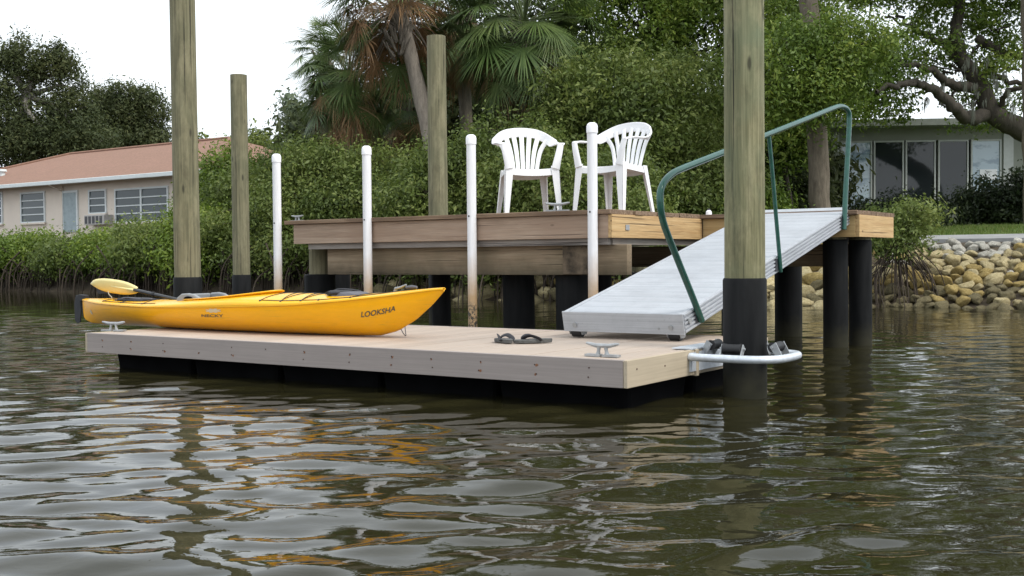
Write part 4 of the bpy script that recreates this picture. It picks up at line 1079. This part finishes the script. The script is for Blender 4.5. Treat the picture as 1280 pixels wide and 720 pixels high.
def lob(px, py, rx, ry, Y, dy=None):
    P = W(px, py, Y); k = Y / F; return (P.x, P.y, P.z, rx * k, (dy if dy else max(rx, ry) * k * .8), ry * k)
def tree(name, label, cat, base, lobes, ncl, lpc, lsize, crad, leaf, trunk_r=.15, bark='bark', group=None, gap=0., gscale=.8, seed=1, nbr=40, trunk_to=None, flat=.8, shell=.5, roots=0, extra=None, upb=.6):
    r = np.random.default_rng(seed); base = Vector(base)
    e = empty(name, base, 0, label, cat, group)
    Lb = [(l[0] - base.x, l[1] - base.y, l[2] - base.z, l[3], l[4], l[5]) for l in lobes]
    Cl = clump_cloud(Lb, ncl, r, gap, gscale, shell, seed * 3.1)
    n = len(Cl); ct = r.random(n)
    off = r.normal(size=(n, lpc, 3)) * crad * .55; off[..., 2] *= flat
    # a few long tufts give an uneven outline
    C = (Cl[:, None, :] + off * (0.7 + .7 * r.random((n, 1, 1)))).reshape(-1, 3)
    big_ = np.array([noise.noise(Vector(c) * .9 + Vector((seed, 0, 0))) for c in Cl])
    tint = np.clip(.52 * np.repeat(np.clip(ct * .7 + .15 + big_ * .8, 0, 1), lpc) + .48 * r.random(n * lpc), 0, 1) ** 1.1
    on = off.reshape(-1, 3); on = on / (np.linalg.norm(on, axis=1)[:, None] + 1e-6); V = leaf_quads(C, lsize, r, upb=upb, nrm=on); Fq = np.arange(len(V)).reshape(-1, 4)
    link('crown', V, Fq, LF[leaf], e, tint=np.repeat(tint, 4))
    mb = MB(); tc = Vector(trunk_to) - base if trunk_to else Vector((sum(l[0] for l in Lb) / len(Lb), sum(l[1] for l in Lb) / len(Lb), min(l[2] for l in Lb)))
    if trunk_r:
        limb(mb, (0, 0, -.2), tc, trunk_r, trunk_r * .7, r, .05, 9)
        for l in Lb: limb(mb, tc, l[:3], trunk_r * .55, trunk_r * .2, r, .12, 8)
    for c in Cl[r.choice(n, min(nbr, n), replace=False)]:
        l = min(Lb, key=lambda q: (Vector(q[:3]) - Vector(c)).length)
        limb(mb, l[:3], c, max(.012, trunk_r * .16), .006, r, .15, 5)
    for k in range(roots):
        a = r.uniform(0, 6.283); R = r.uniform(.15, .8); h0 = r.uniform(.55, 1.15)
        P0 = Vector((r.normal() * .5, r.normal() * .35, h0)); P1 = Vector((P0.x + R * math.cos(a), P0.y + R * math.sin(a), -.45))
        mid = (P0 + P1) / 2 + Vector((math.cos(a) * .15, math.sin(a) * .15, .22))
        mb.tube(curve_pts([P0, mid, P1], 4), [.020, .018, .017, .016, .015, .014, .013, .012, .012], 5, cap=False)
    if extra: extra(mb, r, base)
    mb.build('trunk', M[bark], e, True)
    return e

# mangroves along the shore
random.seed(5)
x = -7.3; k = 0
mlabL = 'low bright green mangrove shrub on stilt roots along the left shore'; mlabM = 'tall olive green mangrove behind the pilings and the raised dock'
while x > -33:
    far = x < -17.5
    b = 12.9 + random.uniform(-.25, .35); P = D(x, b, .05); pxb = 640 + F * P.x / P.y
    hgt = (1.28 + .14 * math.sin(x * 2.1) + max(0, pxb - 172) / 85 * 1.05) if pxb < 262 else 3.1 + .45 * math.sin(x * 1.1)
    lobes = []
    for q in range(6):
        a = random.uniform(-.9, .9); rr_ = random.uniform(.5, .75) * (.75 if hgt < 1.8 else 1)
        z = .86 + (hgt - 1.0) * (q + .3) / 6 + random.uniform(-.1, .1)
        lobes.append((*D(x + a, b - .35 + q * .16 + random.uniform(-.35, .35), z), rr_ * 1.15, rr_, rr_ * .62))
    tree('mangrove', mlabL if far else mlabM, 'mangrove', P, lobes, 230 if far else 290, 78, .078, .34, ('mangrove' if k % 3 else 'olive') if far else 'olive', .045, 'bark_root',
         'mangroves along the left shore' if far else 'mangroves behind the docks', seed=100 + k, nbr=70, roots=95 if far else 60, gap=.18, gscale=1.3)
    x -= 1.45; k += 1
# second, taller row behind for the middle
k = 0
for px, top, rx, Y in ((300, 185, 60, 29), (375, 180, 62, 28), (455, 195, 60, 28), (540, 190, 62, 27), (610, 195, 55, 26.5), (258, 220, 30, 32)):
    P = W(px, 330, Y); b = inv(P).y; base = (P.x, P.y, gz(b))
    lobes = [lob(px, top + 34, rx * .75, 34, Y), lob(px - rx * .55, top + 60, rx * .6, 40, Y), lob(px + rx * .5, top + 55, rx * .6, 40, Y), lob(px, top + 100, rx * .9, 50, Y)]
    tree('shore_tree', ['bushy olive tree right of the shorter piling', 'bushy green tree behind the leftmost white pipe', 'dense bush tree below the shaggy left palm', 'dense bush tree around the pale piling behind the dock', 'dense dark bush left of the white chairs', 'round bush beside the tall piling near the cottage'][k], 'tree', base, lobes, 380, 78, .085, .40, 'olive' if k % 2 else 'mangrove', .08, seed=200 + k, nbr=70, gap=.17, gscale=1.2)
    k += 1
# olive green mass behind the chairs
specs = [
 ('broad olive green tree filling the middle behind the two chairs', [(780, 120, 95, 50), (720, 150, 65, 45), (850, 130, 75, 60), (800, 180, 105, 50), (700, 200, 55, 40), (880, 190, 60, 55)], 25.5, 1050, 'olive', 300),
 ('leafy undergrowth tree low behind the right chair', [(760, 235, 75, 38), (850, 240, 70, 36), (690, 245, 50, 34), (905, 235, 40, 36)], 24, 560, 'olive', 301),
 ('taller green tree reaching the top of the picture above the chairs', [(800, 30, 95, 45), (880, 40, 80, 55), (735, 60, 60, 40), (940, 60, 60, 55), (850, -25, 90, 40), (760, -30, 80, 40), (700, -90, 90, 60), (800, -130, 110, 70), (920, -110, 90, 70), (1000, -60, 60, 60), (860, -200, 110, 60), (1020, -160, 80, 70), (780, -290, 110, 80), (960, -280, 110, 80), (690, -190, 90, 70)], 31, 2000, 'oak', 302),
 ('dense green tree right of the foreground piling above the rail', [(985, 90, 60, 55), (1032, 112, 48, 34), (960, 150, 50, 45), (1060, 60, 60, 32), (1000, 30, 60, 40), (1078, 92, 46, 28)], 27.5, 720, 'oak', 303),
]
for lb, ls, Y, ncl, lf, sd in specs:
    lobes = [lob(a, b, c, d, Y + (i % 3 - 1) * .8 if sd != 303 else (22.3 if i in (0, 1, 3) else Y)) for i, (a, b, c, d) in enumerate(ls)]
    P = W(sum(l[0] for l in ls) / len(ls), 300, Y); P.z = gz(inv(P).y)
    tree('broadleaf_tree', lb, 'tree', P, lobes, int(ncl * 1.1), 80, .076 if sd in (301, 303) else (.092 if Y < 30 else .11), .40, lf, .13, seed=sd, nbr=70, gap=.14 if sd < 303 else .10, gscale=1.)
# dark wood behind
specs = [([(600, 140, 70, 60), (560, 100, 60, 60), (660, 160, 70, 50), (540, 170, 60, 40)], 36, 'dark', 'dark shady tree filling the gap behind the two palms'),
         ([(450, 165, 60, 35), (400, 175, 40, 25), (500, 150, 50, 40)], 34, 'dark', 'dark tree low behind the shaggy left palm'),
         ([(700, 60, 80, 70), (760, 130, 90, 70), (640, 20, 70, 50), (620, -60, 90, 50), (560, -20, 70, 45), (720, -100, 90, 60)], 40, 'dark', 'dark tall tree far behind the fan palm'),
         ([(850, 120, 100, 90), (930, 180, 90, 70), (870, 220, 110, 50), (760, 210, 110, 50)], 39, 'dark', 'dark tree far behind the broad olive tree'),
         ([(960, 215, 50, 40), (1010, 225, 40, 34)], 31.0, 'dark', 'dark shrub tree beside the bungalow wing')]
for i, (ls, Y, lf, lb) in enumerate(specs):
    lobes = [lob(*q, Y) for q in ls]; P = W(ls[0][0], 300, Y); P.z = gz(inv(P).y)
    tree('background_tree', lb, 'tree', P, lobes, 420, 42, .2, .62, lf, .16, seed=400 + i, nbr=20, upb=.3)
# far left trees behind the cottage
def pale_stem(mb, r, base): pass
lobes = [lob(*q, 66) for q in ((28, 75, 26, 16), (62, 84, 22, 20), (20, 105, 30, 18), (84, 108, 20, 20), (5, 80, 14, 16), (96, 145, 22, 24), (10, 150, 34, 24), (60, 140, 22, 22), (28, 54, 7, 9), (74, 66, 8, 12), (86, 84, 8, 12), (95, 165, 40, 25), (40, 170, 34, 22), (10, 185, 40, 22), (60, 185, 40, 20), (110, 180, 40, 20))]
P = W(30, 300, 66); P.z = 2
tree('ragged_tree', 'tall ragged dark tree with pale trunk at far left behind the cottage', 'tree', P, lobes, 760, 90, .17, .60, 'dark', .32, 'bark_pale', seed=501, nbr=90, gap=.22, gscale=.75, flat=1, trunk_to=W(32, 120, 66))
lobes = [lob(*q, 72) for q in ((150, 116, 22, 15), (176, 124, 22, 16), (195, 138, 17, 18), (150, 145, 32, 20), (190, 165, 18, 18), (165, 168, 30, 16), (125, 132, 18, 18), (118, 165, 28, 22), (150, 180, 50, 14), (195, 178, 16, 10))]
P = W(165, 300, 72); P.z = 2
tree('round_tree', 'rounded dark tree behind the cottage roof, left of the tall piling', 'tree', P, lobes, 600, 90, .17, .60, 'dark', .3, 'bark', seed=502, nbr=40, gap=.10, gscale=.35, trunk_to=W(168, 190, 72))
lobes = [lob(*q, 48) for q in ((366, 132, 14, 10), (358, 150, 10, 7), (376, 150, 14, 12), (372, 168, 14, 12))]
P = W(372, 300, 48); P.z = 1.9
tree('feathery_tree', 'small pale feathery tree just left of the shaggy palm', 'tree', P, lobes, 90, 34, .16, .4, 'pale', .1, seed=503, nbr=20, gap=.1)
lobes = [lob(*q, 60) for q in ((318, 175, 16, 10), (330, 190, 20, 14), (245, 176, 10, 6))]
P = W(322, 300, 60); P.z = 1.9
tree('distant_tree', 'small distant tree showing beside the cottage roof ridge', 'tree', P, lobes, 90, 34, .2, .5, 'olive', .12, seed=504, nbr=10)
# live oak at right
def oak_limbs(mb, r, base):
    def path(pts_, r0, r1):
        P = curve_pts([W(a, b, Y) - base for a, b, Y in pts_], 5); n = len(P)
        P = [p_ + Vector(r.normal(size=3)) * .03 for p_ in P]
        mb.tube(P, [r0 + (r1 - r0) * i / (n - 1) for i in range(n)], 9, cap=False)
    path([(1345, 330, 28), (1335, 250, 28), (1310, 185, 28), (1270, 158, 28), (1238, 138, 28), (1225, 105, 28), (1205, 78, 28), (1195, 40, 28), (1205, -20, 28)], .36, .12)
    path([(1240, 142, 28), (1205, 146, 27.5), (1190, 132, 27), (1172, 115, 27), (1150, 106, 26.6), (1125, 104, 26.2), (1098, 112, 26)], .18, .05)
    path([(1226, 110, 28), (1200, 108, 27.6), (1180, 100, 27.3), (1160, 86, 27), (1135, 80, 26.8), (1110, 66, 26.5)], .14, .04)
    path([(1206, 80, 28), (1180, 55, 28), (1150, 40, 28), (1120, 20, 28)], .11, .04)
    path([(1222, 100, 28), (1235, 90, 28.5), (1255, 100, 29), (1280, 105, 29)], .10, .06)
    path([(1222, 48, 28), (1240, 60, 28), (1262, 68, 28), (1290, 72, 28)], .12, .08)
    path([(1248, 140, 28), (1260, 115, 27.5), (1290, 108, 27)], .08, .05)
    path([(1205, -20, 28), (1190, -120, 28), (1200, -230, 28), (1180, -330, 28)], .12, .04)
    for k in range(26):
        a = r.uniform(1070, 1285); b = r.uniform(-10, 130); path([(a, b, 28), (a + r.normal() * 14, b + r.normal() * 12, 28), (a + r.normal() * 26, b + r.normal() * 20, 28)], .035, .012)
ls = [(1090, 95, 55, 22), (1140, 60, 50, 20), (1110, 135, 40, 13), (1200, 20, 70, 28), (1130, -15, 80, 22), (1250, 20, 50, 30), (1260, 60, 26, 16), (1180, 78, 26, 12), (1075, 130, 40, 16), (1240, 85, 18, 10), (1270, 130, 26, 14), (1215, 118, 26, 11), (1230, -40, 80, 30), (1060, 80, 40, 18), (1095, -10, 30, 9), (1225, 150, 24, 9), (1150, -90, 110, 50), (1270, -120, 90, 60), (1060, -80, 70, 50), (1180, -190, 120, 60), (1340, -60, 60, 90), (1090, -280, 120, 70), (1260, -270, 120, 70), (1180, -360, 130, 70)]
lobes = [lob(*q, 27.5 + (i % 4) * .5, 1.2) for i, q in enumerate(ls)]
P = W(1300, 290, 28); P.z = gz(inv(P).y)
tree('live_oak', 'sprawling live oak with dark crooked limbs over the bungalow roof', 'tree', P, lobes, 2000, 56, .092, .32, 'oak', 0, seed=601, nbr=90, gap=.11, gscale=1.5, extra=oak_limbs)
# spanish moss
mm = leafmat('grey moss', (.08, .09, .07), (.13, .14, .11), (.2, .2, .16)); r = np.random.default_rng(9); V = []
for k in range(26):
    P = np.array(W(r.uniform(1150, 1270), r.uniform(70, 140), 27.3)); L = r.uniform(.15, .5)
    for q in range(10):
        o_ = r.normal(size=3) * .03; a = P + o_; V += [a, a + [.015, 0, 0], a + [.01, 0, -L * r.random()], a + [-.005, 0, -L * r.random()]]
V = np.array(V); tag(link('hanging_moss', V, np.arange(len(V)).reshape(-1, 4), mm, tint=r.random(len(V))), 'grey spanish moss hanging in wisps from the live oak limbs', 'moss', kind='stuff')

# straight trunks at right
def trunk_tree(px0, px1, Y, d, label, name, crown):
    A = W(px0, 300, Y); A.z = gz(inv(A).y) - .2; B_ = W(px1, -120, Y)
    e = empty(name, A, 0, label, 'tree'); mb = MB(); n = 14; r = np.random.default_rng(int(px0))
    P = [(B_ - A) * (i / n) + Vector((r.normal() * .02, r.normal() * .02, 0)) for i in range(n + 1)]
    mb.tube(P, [d / 2 * (1.08 - .2 * i / n) for i in range(n + 1)], 14, cap=False)
    mb.build('trunk', M['bark_trunk'], e, True)
    Cl = clump_cloud([(*(B_ - A), 1.8, 1.8, 1.2), (*(B_ - A + Vector((0, 0, .9))), 1.4, 1.4, .8)], 90, r)
    C = (Cl[:, None, :] + r.normal(size=(len(Cl), 40, 3)) * .25).reshape(-1, 3); V = leaf_quads(C, .14, r)
    link('crown', V, np.arange(len(V)).reshape(-1, 4), LF['oak'], e, tint=np.repeat(r.random(len(C)), 4))
M['bark_trunk'] = barkmat('grey brown fibrous trunk', (.085, .068, .05), (.20, .165, .125))
trunk_tree(1029, 1005, 23.5, .42, 'straight grey brown trunk rising behind the top of the ramp', 'straight_trunk_tree', 1)
trunk_tree(1292, 1284, 24, .34, 'straight trunk cut by the right edge of the picture', 'straight_trunk_tree', 1)
# thin multi stemmed shrub left of that trunk
P = W(985, 290, 27); P.z = gz(inv(P).y)
tree('thin_stemmed_tree', 'thin stemmed small tree between the foreground piling and the straight trunk', 'tree', P, [lob(985, 150, 40, 30, 27), lob(960, 190, 30, 24, 27), lob(1000, 180, 28, 25, 27)], 170, 40, .12, .35, 'oak', .07, seed=700, nbr=60)

# shrubs by the bungalow
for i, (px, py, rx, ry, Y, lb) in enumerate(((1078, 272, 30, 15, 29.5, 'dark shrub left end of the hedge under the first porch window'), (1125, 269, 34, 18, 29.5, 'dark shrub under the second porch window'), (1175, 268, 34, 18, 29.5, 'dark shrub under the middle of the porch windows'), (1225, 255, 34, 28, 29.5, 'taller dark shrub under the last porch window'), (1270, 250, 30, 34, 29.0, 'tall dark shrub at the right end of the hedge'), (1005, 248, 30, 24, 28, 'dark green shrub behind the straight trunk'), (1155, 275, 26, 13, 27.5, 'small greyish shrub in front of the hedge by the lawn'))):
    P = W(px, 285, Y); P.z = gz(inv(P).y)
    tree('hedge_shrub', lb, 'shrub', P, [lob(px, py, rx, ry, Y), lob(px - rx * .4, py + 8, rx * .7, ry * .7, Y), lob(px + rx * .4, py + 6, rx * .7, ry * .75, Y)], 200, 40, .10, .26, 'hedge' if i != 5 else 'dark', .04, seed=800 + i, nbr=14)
# mangrove on the rocks right of the raised dock
P = D(-2.15, 12.65, .12)
pxs = [(1130, 285, 26, 18), (1110, 275, 22, 16), (1150, 268, 16, 12), (1125, 305, 30, 14), (1100, 300, 20, 18), (1140, 262, 12, 9)]
lobes = [lob(*q, 17.6, .5) for q in pxs]; P = W(1124, 360, 17.4); P.z = .1
def redroots(mb, r, base):
    for k in range(60):
        s = r.uniform(-.5, .5); P0 = Vector((s * .4, r.normal() * .12, r.uniform(.55, .95))); P1 = Vector((s * 1.3 + r.normal() * .08, -.15 + r.normal() * .25, -.25))
        mid = (P0 + P1) / 2 + Vector((s * .35, 0, .10)); mb.tube(curve_pts([P0, mid, P1], 4), .008, 5, cap=False)
tree('rock_mangrove', 'small green mangrove with tangled brown prop roots growing on the rock bank', 'mangrove', P, lobes, 210, 44, .055, .20, 'olive', .03, 'bark_root', seed=901, nbr=60, extra=redroots, gap=.1, gscale=3)
# low shrub right behind the end of the dock
for i, (px, py) in enumerate(((860, 255), (800, 258), (730, 262), (940, 262), (660, 262))):
    Y = 23.0; P = W(px, 300, Y); P.z = gz(inv(P).y)
    tree('low_shrub', ['low shrub behind the dock left of the foreground piling', 'low shrub behind the legs of the right chair', 'low shrub between the two white chairs', 'low shrub right of the foreground piling', 'low shrub behind the legs of the left chair'][i], 'shrub', P, [lob(px, py, 44, 26, Y), lob(px + 15, py + 25, 40, 26, Y)], 210, 70, .075, .3, 'mangrove' if i % 2 else 'olive', .04, seed=950 + i, nbr=20)

# ------------------------------------------------------------------ palms
M['palm_trunk'] = barkmat('palm trunk', (.15, .125, .10), (.33, .285, .235))
LF['palm'] = leafmat('palm green', (.035, .065, .018), (.085, .130, .036), (.18, .22, .08), .4, .25)
LF['dead'] = leafmat('dead palm fronds', (.12, .085, .05), (.32, .18, .085), (.46, .34, .22), .8, .2)
def frond(r, az, el, plen, fr, dead, nseg=38):
    """fan leaf: returns vertices (quads) and petiole points; droops with its elevation"""
    dirh = np.array([math.cos(az), math.sin(az), 0]); d = dirh * math.cos(el) + np.array([0, 0, math.sin(el)])
    P = []; p = np.zeros(3); dd = d.copy()
    for i in range(6): P.append(p.copy()); p = p + dd * plen / 5; dd = dd + np.array([0, 0, -.13 if not dead else -.22]); dd /= np.linalg.norm(dd)
    hub = P[-1]; ax = dd; side = np.cross(ax, [0, 0, 1.]); side /= np.linalg.norm(side) + 1e-9; nrm = np.cross(side, ax)
    V = []; T_ = []
    for k in range(nseg):
        a = (k / (nseg - 1) * 2 - 1) * (1.9 if not dead else 1.5) + r.normal() * (.04 if not dead else .16)
        L = fr * (1 - .22 * abs(a) / 1.9) * (r.uniform(.85, 1.08) if not dead else r.uniform(.45, 1.15))
        sd = ax * math.cos(a) + side * math.sin(a); w_ = (.017 if not dead else .009) * fr / .9; wd_ = np.cross(nrm, sd); wd_ /= np.linalg.norm(wd_) + 1e-9
        q = hub.copy(); dv_ = sd - nrm * .12 * abs(math.sin(a)); prev = None
        st = 4
        for i in range(st + 1):
            s = i / st; ww = w_ * (.45 + 1.1 * s if s < .4 else .9 * (1 - (s - .4) / .62))
            cur = (q - wd_ * ww, q + wd_ * ww)
            if prev is not None: V += [prev[0], prev[1], cur[1], cur[0]]
            prev = cur; q = q + dv_ * L / st; dv_ = dv_ + np.array([0, 0, (-.10 - .62 * s * s) * (1 if not dead else r.uniform(.8, 2.6))]); dv_ /= np.linalg.norm(dv_)
        T_ += [r.random()] * (4 * st)
    return V, P, T_
def palm(base, top, rad, label, seed, ngreen=34, ndead=26, tr=.19, opened=False):
    r = np.random.default_rng(seed); base = Vector(base); top = Vector(top) - base
    e = empty('cabbage_palm', base, 0, label, 'palm', 'cabbage palms behind the docks')
    mb = MB(); P = [Vector((top.x * s ** 1.3, top.y * s ** 1.3, -.2 + (top.z + .2) * s)) for s in [i / 16 for i in range(17)]]
    mb.tube(P, [tr * (1.05 - .12 * i / 16) + r.normal() * .006 for i in range(17)], 14, cap=False); mb.build('trunk', M['palm_trunk'], e, True)
    mb = MB()                                # old leaf bases under the crown
    for k in range(60):
        a = r.uniform(0, 6.283); z = -r.uniform(.0, 1.2); c = top + Vector((0, 0, z)); o_ = Vector((math.cos(a), math.sin(a), 0))
        mb.tube([c + o_ * tr * .8, c + o_ * (tr + .10) + Vector((0, 0, .12)), c + o_ * (tr + .2) + Vector((0, 0, .30))], [.035, .025, .01], 5, cap=False)
    mb.build('leaf_bases', M['palm_trunk'], e, True)
    for nm, n, dead in (('fronds', ngreen, False), ('dead_fronds', ndead, True)):
        V = []; T_ = []; mb = MB()
        for k in range(n):
            az = k * 2.39996 + r.normal() * .3
            if dead: el = R_(r.uniform(-80, 5) if not opened else r.uniform(-40, 50)); pl = rad * r.uniform(.30, .55); fr = rad * r.uniform(.34, .52)
            else: el = R_(84 - 140 * (k / n) ** .85 + r.normal() * 9); pl = rad * r.uniform(.42, .66); fr = rad * r.uniform(.36, .50)
            if opened and el < R_(25) and math.sin(az) < .15 and (math.cos(az) > -.75 or el < R_(-35)): continue
            v, pts_, t_ = frond(r, az, el, pl, fr, dead)
            o_ = np.array(top) + np.array([0, 0, r.uniform(-.5, .0) if dead else r.uniform(-.15, .15)])
            V += [q + o_ for q in v]; T_ += list(np.clip(np.array(t_) * .5 + r.random() * .5, 0, 1)); mb.tube([Vector(q + o_) for q in pts_], [.018, .016, .014, .012, .010, .008], 5, cap=False)
        o = link(nm, np.array(V), np.arange(len(V)).reshape(-1, 4), LF['dead' if dead else 'palm'], e, tint=T_)
        mb.build('leaf_stems', M['green_stem'] if not dead else M['palm_trunk'], o, True)
M['green_stem'] = plain('palm leaf stem', (.11, .15, .05), .6)
def pw(px, Y): P = W(px, 320, Y); P.z = gz(inv(P).y); return P
palm(pw(562, 26), W(498, 10, 26), 2.4, 'leaning palm with orange brown dead fronds behind the pale piling', 31, 56, 90, .175, True)
palm(pw(432, 28), W(436, 100, 28), 1.9, 'shaggy dark green palm lowest of the group, left of the leaning palm', 32, 80, 60, .17)
palm(pw(668, 26.5), W(655, 34, 26.5), 2.45, 'full green fan palm right of the leaning palm above the left chair', 33, 105, 30, .19)
palm(pw(590, 30), W(575, 22, 30), 2.2, 'palm with hanging brown skirt partly hidden between the other palms', 34, 40, 80, .18)
palm(pw(500, 29.5), W(405, 70, 30), 1.3, 'palm tuft at upper left of the palm group against the sky', 35, 40, 14, .13)
palm(pw(505, 30), W(515, 125, 30), 1.6, 'low dark palm hidden behind the leaning palm trunk', 36, 40, 50, .17)
